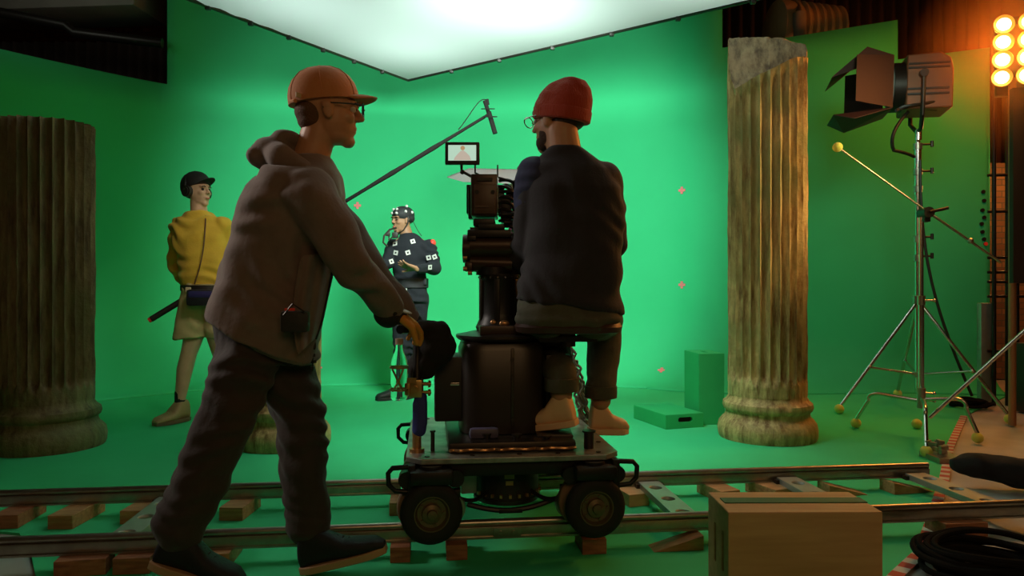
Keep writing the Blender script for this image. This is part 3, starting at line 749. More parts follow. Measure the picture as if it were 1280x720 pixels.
m = MB(MD); m.box((-0.205, -0.1615, 0.60), (0.035, 0.004, 0.010), bev=0.001); m.build('latch', CHROME, sb)
m = MB(MD); m.box((0.20, -0.03, 0.58), (0.10, 0.26, 0.26), bev=0.010); m.build('battery_box', BLACKP, dolly)
m = MB(MD)
for x, y, hh, r in ((-0.09, -0.28, 0.035, 0.020), (0.02, -0.29, 0.03, 0.024), (-0.29, -0.28, 0.06, 0.012), (0.29, -0.30, 0.045, 0.03), (0.13, -0.30, 0.02, 0.022)):
    r *= .62; m.cyl((x, y, 0.37), (x, y, 0.405+hh*.6), r, seg=20); m.cyl((x, y, 0.405+hh*.6), (x, y, 0.411+hh*.6), r*1.35, seg=20)
m.build('valve_knob', DARKM, dolly)
m = MB(MD); m.box((-0.10, -0.262, 0.43), (0.11, 0.04, 0.04), bev=0.015); m.build('tray_cover', mat('violet_grey_plastic', (0.10, 0.09, 0.16), 0.4), dolly)
# centre column up to the pan head
MC = MD @ Matrix.Translation((-0.022, -0.06, 0))
m = MB(MC); m.lathe([(0, 0.765), (0.165, 0.765), (0.175, 0.775), (0.175, 0.785), (0.10, 0.80), (0, 0.80)], 40); m.build('turntable', DARKM, dolly)
m = MB(MD); m.box((0.09, -0.15, 0.807), (0.40, 0.085, 0.035), bev=0.006); m.build('seat_arm', mat('dark_seat_arm', (0.05, 0.032, 0.025), 0.4, 0.3), dolly)
m = MB(MC); m.lathe([(0, 0.795), (0.092, 0.80), (0.096, 0.815), (0.080, 0.85), (0.076, 0.87), (0.076, 0.995), (0.083, 1.005), (0.083, 1.025), (0, 1.025)], 40)
for a in range(6):
    t_ = a*PI/3+0.3; m.box((0.078*math.cos(t_), 0.078*math.sin(t_), 0.92), (0.014, 0.022, 0.17), rot=t_, bev=0.003)
m.build('centre_column', BLACK, dolly)
m = MB(MC)
for k in range(18): a = 2*PI*k/18; m.cyl((0.083*math.cos(a), 0.083*math.sin(a), 1.012), (0.086*math.cos(a), 0.086*math.sin(a), 1.012), 0.004, seg=8)
m.build('bolt_ring', CHROME, dolly)
m = MB(MC); m.ell((-0.03, -0.075, 0.835), (0.014, 0.01, 0.012)); m.ell((0.01, -0.09, 0.832), (0.02, 0.01, 0.012)); m.build('indicator_light_cover', COPPER, dolly)
# seat
SEATM = mat('seat_leather', (0.045, 0.018, 0.012), 0.45, bump=0.08, bscale=40)
seatc = Vector((0.215, 2.78, 0.805))
m = MB(); m.loft([(seatc+Vector((0, 0, z)), (a, 0, 0), (0, b, 0)) for z, a, b in ((-0.005, .18, .15), (0.0, .20, .17), (0.02, .205, .175), (0.035, .195, .165), (0.04, .16, .13))], 40, 3.2); seat = m.build('seat', SEATM, dolly)
m = MB(); m.cyl(seatc+Vector((0, 0, 0.0)), seatc+Vector((0, 0, -0.06)), 0.03); m.box(seatc+Vector((-0.0, 0, -0.03)), (0.22, 0.08, 0.02)); m.build('seat_post', DARKM, dolly)
# push handle post at the near left corner
pp = P(521, 566, 2.63); pt = P(521, 500, 2.63)
m = MB(); m.cyl((pp.x, pp.y, 0.37), (pt.x, pt.y, 0.48), 0.0165, seg=24); m.cyl((pp.x, pp.y, 0.368), (pp.x, pp.y, 0.385), 0.028, seg=24); m.build('copper_post', COPPER, dolly)
m = MB(); a = P(524, 537, 2.63); b = P(526, 497, 2.63); m.limb([a, b], [0.027, 0.024]); m.box(a.lerp(b, .5), (0.05, 0.045, 0.09)); m.build('blue_over_sleeve', BLUE, dolly, voxel=0.006)
MK = Matrix.Translation(P(520, 485, 2.63))
m = MB(MK); m.box((0, 0, 0), (0.05, 0.05, 0.065), bev=0.006); m.cyl((-0.03, 0, 0.015), (0.055, 0, 0.015), 0.007); m.cyl((-0.03, 0, -0.016), (0.055, 0, -0.016), 0.007)
m.cyl((0.045, 0, 0.015), (0.052, 0, 0.015), 0.013); m.cyl((0.045, 0, -0.016), (0.052, 0, -0.016), 0.013); m.cyl((0, -0.02, 0.0), (0, -0.04, 0.0), 0.012); m.box((-0.028, -0.01, 0), (0.02, 0.05, 0.045), bev=0.004); m.build('clamp', BRASS, dolly)
m = MB(); m.cyl(P(521, 477, 2.63), P(522, 418, 2.66), 0.016, seg=20); m.cyl(P(500, 412, 2.55), P(548, 409, 2.8), 0.016, seg=20); m.build('push_bar', BLACK, dolly)

# black cloth bag over the push bar
m = MB()
m.ell(P(543, 432, 2.68), (0.078, 0.06, 0.085), Matrix.Rotation(-0.35, 4, 'Y')); m.ell(P(550, 418, 2.68), (0.045, 0.05, 0.05)); m.ell(P(530, 455, 2.67), (0.055, 0.05, 0.055)); m.ell(P(533, 408, 2.67), (0.05, 0.045, 0.028)); m.ell(P(560, 434, 2.68), (0.03, 0.04, 0.045)); m.ell(P(517, 462, 2.66), (0.022, 0.03, 0.035))
def crinkle(f=14, s=0.0): return lambda c: noise.noise(c*f+Vector((s, 0, 0)))+0.5*noise.noise(c*f*2.3)
bag = m.build('cloth_bag', mat('black_bag_cloth', (0.010, 0.007, 0.005), 0.9, bump=0.2, bscale=60), voxel=0.007, fold=(0.008, crinkle(18)))
tag(bag, 'black cloth bag draped over the dolly push bar by the gloved hand', 'bag')
# water bottle
bt = thing('water_bottle', 'clear plastic water bottle clamped left of the dolly push bar', 'bottle', P(499, 500, 2.60))
PET = mat('clear_bottle_plastic', (0.80, 0.97, 0.88), 0.08, trans=1.0, ior=1.08)
MBt = frame(P(499, 500, 2.60), (1, 0, 0), (0.06, 0, 1))
m = MB(MBt); m.lathe([(0, 0.0), (0.024, 0.0), (0.030, 0.006), (0.031, 0.03), (0.027, 0.045), (0.031, 0.06), (0.031, 0.12), (0.028, 0.145), (0.014, 0.18), (0.012, 0.205), (0, 0.205)], 32); m.build('bottle_body', PET, bt)
m = MB(MBt); m.cyl((0, 0, 0.2), (0, 0, 0.222), 0.0145, seg=24); m.build('cap', mat('pinkish_cap', (0.5, 0.32, 0.25), 0.5), bt)
m = MB(MBt)
for z in (0.035, 0.115): m.lathe([(0.0315, z), (0.0345, z), (0.0345, z+0.007), (0.0315, z+0.007)], 28, closed=True)
m.tube([(-0.02, -0.03, 0.035), (0.005, -0.036, 0.075), (0.02, -0.03, 0.115)], 0.0035); m.tube([(0.02, -0.03, 0.035), (0.0, -0.036, 0.075), (-0.02, -0.03, 0.115)], 0.0035); m.box((0.045, 0, 0.07), (0.035, 0.012, 0.02)); m.build('wire_holder', BRASS, bt)

# ------------------------------------------------------------------ remote pan head and film camera
HC = P(617, 345, 2.88); HC.z = 1.022
head = thing('pan_tilt_head', 'black motorised pan and tilt head between dolly column and camera', 'camera head', HC)
SATB = mat('brown_black_satin', (0.040, 0.020, 0.012), 0.35, 0.3, bump=0.03, bscale=40)
m = MB(); m.cyl(HC, HC+Vector((0, 0, 0.03)), 0.07, seg=36); m.cyl(HC+Vector((0, 0, .03)), HC+Vector((0, 0, .17)), 0.045, seg=28); m.build('pan_base', BLACK, head)
m = MB()
A = P(588, 330, 2.86); B = P(640, 330, 2.86)
m.cyl(A+Vector((-.0, 0, .005)), B, 0.036, seg=28); m.cyl(P(583, 330, 2.86), A, 0.024, seg=20); m.box(P(586, 334, 2.84), (0.03, 0.05, 0.035), bev=0.005); m.build('lower_gear_drum', SATB, head)
m = MB(); m.cyl(P(586, 308, 2.86), P(645, 308, 2.86), 0.052, seg=32); m.cyl(P(579, 311, 2.86), P(588, 311, 2.86), 0.056, seg=32); m.cyl(P(643, 310, 2.86), P(652, 310, 2.86), 0.050, seg=28); m.build('upper_gear_drum', SATB, head)
m = MB(); m.box(P(612, 293, 2.86), (0.17, 0.12, 0.03), bev=0.006); m.box(P(615, 285, 2.86), (0.10, 0.14, 0.02), bev=0.004); m.box(P(590, 298, 2.83), (0.035, 0.06, 0.02), bev=0.004); m.build('top_plate', BLACK, head)
m = MB()
for (x, y) in ((584, 322), (584, 336), (590, 341)): m.cyl(P(x, y, 2.82), P(x-5, y, 2.82), 0.009, seg=12)
m.build('knob', COPPER, head)
cm = thing('film_camera', 'black film camera seen from behind on top of the dolly head', 'film camera', P(608, 283, 2.9))
m = MB(); m.box(P(606, 247, 2.9), (0.103, 0.17, 0.165), bev=0.006); body = m.build('camera_body', SATB, cm)
m = MB(); m.box(P(606, 249, 2.81), (0.082, 0.012, 0.115), bev=0.004); m.box(P(602, 258, 2.803), (0.05, 0.008, 0.008)); m.build('battery_plate', mat('brown_battery', (0.07, 0.032, 0.016), 0.4), body)
m = MB(); m.box(P(606, 224, 2.808), (0.06, 0.004, 0.012)); m.cyl(P(596, 240, 2.812), P(596, 240, 2.80), 0.008); m.cyl(P(616, 240, 2.812), P(616, 240, 2.80), 0.008); m.build('rear_socket', BLACKP, body)
m = MB(); m.box(P(591, 254, 3.02), (0.035, 0.05, 0.135), bev=0.004); m.build('side_recorder', BLACK, cm)
m = MB(); m.box(P(606, 280, 2.9), (0.085, 0.16, 0.03), bev=0.006); m.box(P(607, 288, 2.9), (0.12, 0.1, 0.014), bev=0.004); m.box(P(594, 286, 2.84), (0.04, 0.03, 0.010)); m.build('base_plate', BLACK, cm)
m = MB(); m.cyl(P(606, 250, 2.98), P(606, 250, 3.18), 0.045, seg=32); m.cyl(P(606, 250, 3.12), P(606, 250, 3.22), 0.056, seg=32); m.build('lens', BLACKP, cm)
m = MB(); m.box(P(607, 250, 3.27), (0.17, 0.07, 0.13), bev=0.004); m.build('matte_box', BLACK, cm)
# side rig: cables, handle, rods on the right side of the camera
m = MB()
for i in range(9):
    y = 226+i*7.2; rr = random.Random(i)
    m.tube(bez(P(624, y, 2.88), P(632+rr.random()*8, y-8+rr.random()*6, 2.85), P(645, y+rr.random()*16-4, 2.87), P(640+rr.random()*12, y+12, 2.92)), 0.0065)
m.tube(bez(P(626, 238, 2.9), P(632, 225, 2.88), P(642, 236, 2.88), P(640, 250, 2.9)), 0.010)
m.build('side_cables', BLACKP, cm)
m = MB(); m.box(P(633, 262, 2.92), (0.045, 0.10, 0.11), bev=0.006); m.box(P(640, 245, 2.92), (0.05, 0.06, 0.03), bev=0.004); m.cyl(P(628, 268, 2.85), P(655, 268, 2.85), 0.008); m.cyl(P(630, 278, 2.85), P(652, 278, 2.86), 0.010); m.build('side_module', BLACK, cm)
m = MB(); m.tube([P(623, 222, 2.85), P(641, 227, 2.85), P(643, 228, 2.85)], 0.0045); m.tube([P(643, 236, 2.85), P(642, 227, 2.85), P(647, 224, 2.85), P(648, 230, 2.86)], 0.006); m.build('top_handle', BLACK, cm)
m = MB(); m.cyl(P(622, 222, 2.92), P(622, 206, 2.92), 0.003, seg=8); m.build('antenna', BLACK, cm)
# monitor
MO = P(578, 192, 2.9)
mo = thing('monitor', 'small monitor on an arm above the camera showing a figure on pale green', 'monitor', MO+Vector((0, 0, -0.045)))
m = MB(); m.box(MO, (0.138, 0.022, 0.090), bev=0.004); mo_b = m.build('monitor_housing', BLACKP, mo)
def screen_mat():
    mm = bpy.data.materials.new('lit_screen'); mm.use_nodes = True; nt = mm.node_tree; b = nt.nodes['Principled BSDF']; b.inputs['Base Color'].default_value = (0, 0, 0, 1)
    b.inputs['Roughness'].default_value = 0.3; b.inputs['Emission Color'].default_value = (0.50, 0.72, 0.56, 1); b.inputs['Emission Strength'].default_value = 0.9; return mm
def emis(name, c, s_):
    return mat(name, (0.01, 0.01, 0.01), 0.4, emit=c, estr=s_)
m = MB(); m.box(MO+Vector((0, -0.0115, 0.001)), (0.112, 0.002, 0.062)); m.build('screen', screen_mat(), mo_b)
m = MB(); yy = -0.0128
m.cyl(MO+Vector((0.002, yy-.0006, 0.020)), MO+Vector((0.002, yy, 0.020)), 0.009, seg=20); m.build('screen_face', emis('screen_face_glow', (0.55, 0.33, 0.16), 0.8), mo_b)
m = MB(); m.prism([(-0.034, -0.029), (0.036, -0.029), (0.030, -0.012), (0.014, 0.004), (0.004, 0.011), (-0.006, 0.008), (-0.018, -0.004), (-0.030, -0.018)], 0, 0.0006, Matrix.Translation(MO+Vector((0.0, yy, 0))) @ Matrix.Rotation(PI/2, 4, 'X')); m.build('screen_figure', emis('screen_figure_glow', (0.62, 0.52, 0.42), 0.8), mo_b)
m = MB(); m.tube([P(577, 206, 2.91), P(577, 214, 2.91), P(590, 221, 2.9), P(602, 224, 2.9)], 0.006); m.ell(P(578, 215, 2.905), 0.010); m.tube([P(594, 206, 2.91), P(594, 216, 2.91), P(606, 222, 2.9)], 0.004); m.build('monitor_arm', BLACK, mo)
# white board behind
m = MB(frame(P(611, 223, 3.25), (1, -0.05, -0.03), (0, 0.25, 1))); m.prism([(-0.19, 0.0), (-0.12, 0.05), (0.17, 0.06), (0.17, -0.10), (-0.08, -0.10)], 0, 0.004)
cardm = bpy.data.materials.new('thin_white_card'); cardm.use_nodes = True; nt = cardm.node_tree; nt.nodes.clear()
_o = nt.nodes.new('ShaderNodeOutputMaterial'); _t = nt.nodes.new('ShaderNodeBsdfTranslucent'); _d = nt.nodes.new('ShaderNodeBsdfDiffuse'); _m = nt.nodes.new('ShaderNodeMixShader'); _m.inputs[0].default_value = 0.12
_t.inputs[0].default_value = (.9, .88, .92, 1); _d.inputs[0].default_value = (.85, .83, .87, 1); nt.links.new(_t.outputs[0], _m.inputs[1]); nt.links.new(_d.outputs[0], _m.inputs[2]); nt.links.new(_m.outputs[0], _o.inputs[0])
tag(m.build('white_board', cardm, smooth=False), 'flat white card seen nearly edge-on behind the film camera', 'card')

# pale tangled lace-like cable bundle hanging behind the dolly
TANG = mat('pale_tangle', (0.36, 0.36, 0.27), 0.8, var=0.5, vscale=30, bump=0.3, bscale=100)
m = MB()
for i in range(12):
    rr = random.Random(i+50); o = lambda s=0.025: Vector((rr.uniform(-s, s), rr.uniform(-s, s), rr.uniform(-s, s)))
    a = P(703, 422, 3.35)+o(); b = P(712, 455, 3.35)+o(0.04); c = P(722, 495, 3.35)+o(0.03); d = P(735, 532, 3.30)+o(0.03)
    pts = bez(a, b+o(.05), c+o(.05), d, 26); pts = [p+Vector((0.012*math.sin(k*1.3+i), 0, 0.006*math.cos(k*1.7+i))) for k, p in enumerate(pts)]
    m.tube(pts, 0.0065, 6)
tag(m.build('cable_bundle', TANG), 'pale frayed bundle of cords hanging beyond the dolly right of the seated person\'s leg', 'cable bundle')

# ------------------------------------------------------------------ lamp on a roller stand
def ball(p, r, label):
    o = MB().ell(p, r, seg=24, rings=16).build('tennis_ball', TENNIS); tag(o, label, 'tennis ball', 'tennis balls on the stand feet'); return o
ST = Vector((3.19, 5.66, 0)); st = thing('light_stand', 'tall chrome light stand with splayed legs carrying the barn door lamp', 'light stand', ST)
ztop = CH+(360-165)/FPX*ST.y
m = MB(); m.cyl(ST+Vector((0, 0, 0.15)), ST+Vector((0, 0, 1.35)), 0.022); m.cyl(ST+Vector((0, 0, 1.3)), ST+Vector((0, 0, 1.75)), 0.0185); m.cyl(ST+Vector((0, 0, 1.7)), ST+Vector((0, 0, ztop-.12)), 0.026); m.cyl(ST+Vector((0, 0, ztop-.13)), ST+Vector((0, 0, ztop+.02)), 0.017); m.build('pole', CHROME, st)
m = MB()
for z in (1.18, 1.33, 1.72, ztop-.34, ztop-.14): m.cyl(ST+Vector((0, 0, z)), ST+Vector((0, 0, z+.05)), 0.032)
m.build('collar', ALU, st)
m = MB()
for z in (ztop-.33, ztop-.12, 1.2, 1.35): m.cyl(ST+Vector((0, -.01, z+.02)), ST+Vector((0.10, -.02, z+.02)), 0.008); m.cyl(ST+Vector((0.10, -.02, z+.0)), ST+Vector((0.10, -.02, z+.045)), 0.012)
m.build('knob', DARKM, st)
feet = [(G(1049, 517), 0), (G(1122, 497), 1), (G(1262, 530), 2)]
hub = ST+Vector((0, 0, 0.95-0.10)); hub2 = ST+Vector((0, 0, 0.29))
for f, k in feet:
    f = Vector((f.x, f.y, 0.05)); m = MB(); m.cyl(hub+Vector((0, 0, .02)), f, 0.014); kn = hub.lerp(f, 0.62); m.cyl(hub2, kn, 0.010); m.ell(kn, 0.018); m.build('leg', CHROME, st)
m = MB(); m.cyl(hub, hub+Vector((0, 0, .06)), 0.042); m.cyl(hub2+Vector((0, 0, -.02)), hub2+Vector((0, 0, .02)), 0.035); m.build('leg_hub', ALU, st)
for (f, k), lab in zip(feet, ('yellow-green tennis ball on the left foot of the tall light stand', 'yellow-green tennis ball on the rear foot of the tall light stand', 'yellow-green tennis ball on the right foot of the tall light stand, in the shade')):
    ball(Vector((f.x, f.y, 0.036)), 0.036, lab)
# fresnel lamp
LT = Vector((ST.x, ST.y, ztop)); LMAT = mat('lamp_housing_red', (0.20, 0.07, 0.032), 0.5, 0.3, bump=0.05, bscale=30)
lamp = thing('studio_lamp', 'large studio lamp with open barn doors on the tall chrome stand', 'studio lamp', LT)
LC = P(1150, 108, 5.62); ax = Vector((-1, 0.30, 0.03)).normalized()
ML = frame(LC, ax, (0, 0, 1))
m = MB(ML)
m.prism([(-0.19, -0.21), (0.13, -0.21), (0.13, 0.205), (-0.10, 0.215), (-0.17, 0.17), (-0.19, 0.08)], -0.17, 0.17, Matrix.Rotation(PI/2, 4, 'X')); hs = m.build('lamp_body', LMAT, lamp, bevel=0.012)
m = MB(ML)
for z in (-0.10, -0.06, 0.10, 0.13): m.box((-0.02, 0.176, z), (0.28, 0.012, 0.014)); m.box((-0.02, -0.176, z), (0.28, 0.012, 0.014))
m.box((0.01, -0.176, 0.03), (0.14, 0.01, 0.05)); m.build('vent_fin', BLACK, hs)
m = MB(ML); m.cyl((0.13, 0, -0.005), (0.21, 0, -0.005), 0.19, seg=40); m.build('lens_barrel', BLACK, lamp)
m = MB(ML); m.cyl((0.205, 0, -0.005), (0.222, 0, -0.005), 0.165, seg=40); m.build('lens_glass', mat('lens_glass', (0.25, 0.25, 0.22), 0.1), lamp)
m = MB(ML); m.box((0.22, -0.10, 0.185), (0.04, 0.12, 0.04), bev=0.01); m.cyl((0.26, -0.14, 0.18), (0.26, -0.02, 0.18), 0.014); m.build('door_clip', CHROME, lamp)
BDM = mat('barn_door_black', (0.045, 0.013, 0.008), 0.6, 0.2)
def door(pts):
    m = MB(ML); v = [m.b.verts.new(m.M @ Vector(p)) for p in pts]; m.b.faces.new(v); o = m.build('barn_door', BDM, lamp, smooth=False, solid=0.005)
s_ = 0.19
door([(0.225, -s_, 0.19), (0.225, s_, 0.19), (0.60, s_+.08, 0.06), (0.52, -s_-.06, 0.05)] if False else [(0.225, -s_, 0.20), (0.225, s_, 0.20), (0.42, s_+.05, 0.26), (0.66, s_+.02, 0.05), (0.66, -s_-.02, 0.05), (0.42, -s_-.05, 0.26)])
door([(0.225, -s_, -0.20), (0.225, s_, -0.20), (0.50, s_+.08, -0.29), (0.64, s_, -0.24), (0.64, -s_, -0.24), (0.50, -s_-.08, -0.29)])
door([(0.225, -s_, 0.20), (0.225, -s_, -0.20), (0.50, -s_-.10, -0.16), (0.50, -s_-.10, 0.19)])
door([(0.225, s_, 0.20), (0.225, s_, -0.20), (0.50, s_+.10, -0.16), (0.50, s_+.10, 0.19)])
yk = MB(ML)
for sy in (-1,):
    yk.tube([(0.02, sy*0.20, 0.06), (0.02, sy*0.20, -0.10), (0.02, sy*0.19, -0.26), (0.0, sy*0.07, -0.34), (0.0, 0, -0.35), (0.0, 0.07, -0.34), (0.02, .19, -0.26), (0.02, .20, -0.10), (0.02, .20, .06)], 0.016, 10)
yk.cyl((0.02, -.22, .05), (0.02, -.16, .05), 0.03); yk.cyl((0.02, .22, .05), (0.02, .16, .05), 0.03); yk.build('yoke', BLACK, lamp)
m = MB(ML); m.cyl((0, 0, -0.345), (0, 0, -0.42), 0.024); m.build('spigot', CHROME, lamp)
m = MB(); m.tube([P(1120, 138, 5.5), P(1130, 133, 5.48), P(1150, 130, 5.45), P(1176, 126, 5.45), P(1184, 128, 5.5), P(1170, 137, 5.52), P(1155, 135, 5.5), P(1140, 132, 5.5)], 0.012, closed=True)
m.build('rim_guard', BLACK, lamp)
m = MB(); m.tube(bez(P(1135, 140, 5.55), P(1116, 160, 5.5), P(1112, 175, 5.5), P(1117, 188, 5.55), 12)+bez(P(1117, 188, 5.55), P(1128, 190, 5.55), P(1135, 192, 5.55), P(1143, 196, 5.6), 6), 0.013); m.tube(bez(P(1150, 200, 5.62), P(1150, 330, 5.60), P(1170, 390, 5.5), P(1215, 495, 5.4), 24), 0.011); m.build('power_cable', BLACK, lamp)

# ------------------------------------------------------------------ c-stand in front
CS = Vector((2.66, 4.68, 0)); cs = thing('century_stand', 'chrome stand with bent legs and a long slanting arm, nearer than the lamp stand', 'grip stand', CS)
m = MB(); m.cyl(CS+Vector((0, 0, 0.20)), CS+Vector((0, 0, 0.9)), 0.0175); m.cyl(CS+Vector((0, 0, 0.88)), CS+Vector((0, 0, 1.43)), 0.0135); m.build('pole', CHROME, cs)
m = MB(); m.cyl(CS+Vector((0, 0, .86)), CS+Vector((0, 0, .92)), 0.024); m.cyl(CS+Vector((0, 0, .19)), CS+Vector((0, 0, .32)), 0.026); m.build('collar', ALU, cs)
m = MB()
for z in (.24, .29, .89): m.cyl(CS+Vector((0, -.01, z)), CS+Vector((0.06, -.03, z)), 0.006); m.ell(CS+Vector((0.065, -.03, z)), (0.012, 0.016, 0.012))
m.build('knob', CHROME, cs)
cfeet = [(G(1070, 535), 'left'), (G(1222, 554), 'right'), (G(1158, 572), 'front')]
for i, (f, nm) in enumerate(cfeet):
    z0 = 0.235+0.012*i; d = Vector((f.x-CS.x, f.y-CS.y, 0)); a = CS+Vector((0, 0, z0))
    pts = [a, a+d*0.62+Vector((0, 0, .02)), a+d*0.72+Vector((0, 0, .01)), a+d*0.80+Vector((0, 0, -.035)), Vector((f.x, f.y, 0.06))]
    q = bez(pts[1], pts[1]+d*0.16, pts[1]+d*.2+Vector((0, 0, -.03)), pts[3], 8)
    m = MB(); m.tube([a]+q+[pts[4]], 0.0125, 12); m.build('leg', CHROME, cs)
    ball(Vector((f.x, f.y, 0.034)), 0.034, 'yellow-green tennis ball on the %s foot of the bent leg stand' % nm)
ball(G(1146, 536)+Vector((0, 0, .034)), 0.034, 'yellow-green tennis ball lying on the floor between the two light stands')
GH = P(1157, 266, 4.66)
m = MB(); m.cyl(GH+Vector((0, .045, 0)), GH+Vector((0, -.045, 0)), 0.035, seg=24); m.box(GH+Vector((0.0, 0, -0.03)), (0.04, 0.05, 0.06), bev=0.006); m.cyl(GH+Vector((0, -.05, 0)), GH+Vector((0.11, -.06, .025)), 0.010); m.build('grip_head', DARKM, cs)
A = P(1047, 184, 4.62); B = P(1251, 328, 4.60)
m = MB(); m.cyl(A, GH+Vector((0, -.03, 0)), 0.0055); m.cyl(GH+Vector((0, -.03, 0)), B, 0.008); m.ell(P(1213, 301, 4.61), 0.019); m.build('arm', ALU, cs)
ball(A, 0.031, 'yellow-green tennis ball on the tip of the long slanting arm')
# a slanting brace pole at right
m = MB(); a = P(1162, 522, 4.55); b = P(1290, 405, 4.3); m.cyl(a, b, 0.012); tag(m.build('slanting_pole', CHROME), 'thin chrome pole slanting up to the right edge from the bent leg stand', 'pole')

# ------------------------------------------------------------------ orange lamp bank
BK = Vector((3.60, 5.05, 0)); bank = thing('lamp_bank', 'glowing bank of round orange-white bulbs on a pole at the upper right', 'lamp bank', BK)
ORB = bpy.data.materials.new('hot_bulb'); ORB.use_nodes = True; nt = ORB.node_tree; nt.nodes.clear()
out = nt.nodes.new('ShaderNodeOutputMaterial'); em = nt.nodes.new('ShaderNodeEmission'); em.inputs[0].default_value = (1.0, 0.74, 0.36, 1); em.inputs[1].default_value = 9.0; nt.links.new(em.outputs[0], out.inputs[0])
GOLDR = mat('gold_reflector', (0.85, 0.48, 0.10), 0.35, 0.7)
face = Vector((-0.75, -0.65, 0)).normalized(); right = Vector((0.92, -0.38, 0)).normalized()
nrm = Vector((-0.38, -0.92, 0)).normalized()
m = MB(frame(P(1288, 66, 5.13), right, (0, 0, 1)))
m.box((0.06, 0.06, 0.0), (0.52, 0.08, 0.56), bev=0.01); m.build('bank_frame', BLACK, bank)
for j in range(4):
    for i in range(4):
        c = P(1253-j*0.9, 33+22*j, 5.0)+right*(0.145*i)
        rf = MB(frame(c, -nrm, (0, 0, 1)) @ Matrix.Rotation(PI/2, 4, 'Y')); rf.lathe([(0.052, -0.045), (0.062, -0.052), (0.066, -0.045), (0.05, 0.01), (0.02, 0.04), (0, 0.045)], 24); o = rf.build('reflector', GOLDR, bank)
        b = MB(); b.ell(c+nrm*0.028, (0.047, 0.047, 0.047), seg=20); b.build('bulb', ORB, o)
m = MB(); m.cyl((3.53, 5.08, 0.0), (3.53, 5.08, 2.45), 0.024, seg=20); m.build('pole', mat('orange_brown_pole', (0.35, 0.16, 0.07), 0.5, 0.3), bank)
bl = light('bank_glow', 'SPOT', (3.42, 4.82, 2.62), (0.9, 3.9, 1.2), 120, (1.0, 0.34, 0.05), 0.30, angle=math.radians(165), blend=0.6)
bl2 = light('bank_back_glow', 'POINT', (3.9, 5.75, 2.95), (0, 0, 0), 70, (1.0, 0.22, 0.03), 0.15)

light('drape_fill_light', 'POINT', (4.9, 7.9, 3.05), (0, 0, 0), 42, (1.0, 0.16, 0.02), 0.15)  # added light hidden behind the right wing, reddens the drape
bloom_m = bpy.data.materials.new('lamp_bloom'); bloom_m.use_nodes = True; nt = bloom_m.node_tree; nt.nodes.clear()  # volume added to imitate lens bloom, orange put into its scatter colour
_o = nt.nodes.new('ShaderNodeOutputMaterial'); _v = nt.nodes.new('ShaderNodeVolumeScatter'); _v.inputs['Color'].default_value = (1, .50, .18, 1); _v.inputs['Anisotropy'].default_value = 0.2
_t = nt.nodes.new('ShaderNodeTexCoord'); _l = nt.nodes.new('ShaderNodeVectorMath'); _l.operation = 'LENGTH'; nt.links.new(_t.outputs['Object'], _l.inputs[0])
_m = nt.nodes.new('ShaderNodeMapRange'); _m.inputs[1].default_value = 0.0; _m.inputs[2].default_value = 0.75; _m.inputs[3].default_value = 0.50; _m.inputs[4].default_value = 0.0
nt.links.new(_l.outputs['Value'], _m.inputs[0]); nt.links.new(_m.outputs[0], _v.inputs['Density']); nt.links.new(_v.outputs[0], _o.inputs['Volume'])
hc = Vector((3.56, 5.0, 2.62)); m = MB(); m.ell(hc, 0.75, seg=32, rings=20); ho = m.build('bloom', bloom_m)
ho.data.transform(Matrix.Translation((0, 0, -0.75))); ho.location = hc
tag(ho, 'added orange tinted haze hanging around the glowing bulbs', 'bloom', kind='stuff')
light('bank_core', 'POINT', (3.50, 4.90, 2.60), (0, 0, 0), 14, (1.0, 0.36, 0.05), 0.10)

# ------------------------------------------------------------------ dark corner at the right
m = MB(frame(P(1284, 232, 4.95), (1, -.15, 0), (0, 0, 1))); m.box((0, 0, 0), (0.20, 0.05, 1.34)); fl_ = m.build('panel_board', mat('dark_panel', (0.02, 0.012, 0.008), 0.7))
tag(fl_, 'dark flat panel standing behind the orange lit pole at the right edge', 'panel')
m = MB()
for z in (0.45, 1.02, 1.10, 1.22, 0.9, 1.6, 1.9):
    m.cyl(P(1237, 360, 5.95)*Vector((1, 1, 0)).length*0+Vector((3.93, 5.95, z)), Vector((4.7, 5.8, z)), 0.012)
for x in (3.97, 4.08, 4.16): m.cyl((x, 5.93, 0), (x, 5.93, 2.6), 0.016)
tag(m.build('pipe_rack', BLACK), 'dark pipe rack standing against the lit brickwork at the right edge', 'rack')
m = MB(); m.box((5.65, 7.7, 1.15), (1.5, 0.08, 2.3)); tag(m.build('brick_panel', BRICK, smooth=False), 'orange lit brick wall panel behind the pipe rack', 'wall panel')
light('corner_lamp', 'POINT', (4.95, 6.9, 2.1), (0, 0, 0), 26, (1.0, 0.45, 0.12), 0.05)
m = MB(); m.box((4.42, 5.5, 0.27), (0.9, 0.4, 0.54), bev=0.01); cz = m.build('equipment_case', BLACKP); tag(cz, 'dark equipment case on the floor below the pipe rack', 'case')
m = MB(); m.box((4.1, 5.296, 0.47), (0.18, 0.01, 0.04)); m.build('blue_label', mat('blue_label', (0.03, 0.10, 0.22), 0.5), cz)
m = MB(); c = P(1234, 425, 6.0); m.box((c.x-.02, 6.0, 0.42), (0.10, 0.06, 0.85), bev=0.008); tag(m.build('metal_panel', ALUG), 'narrow grey metal panel at the right end of the green screen', 'panel')
m = MB()
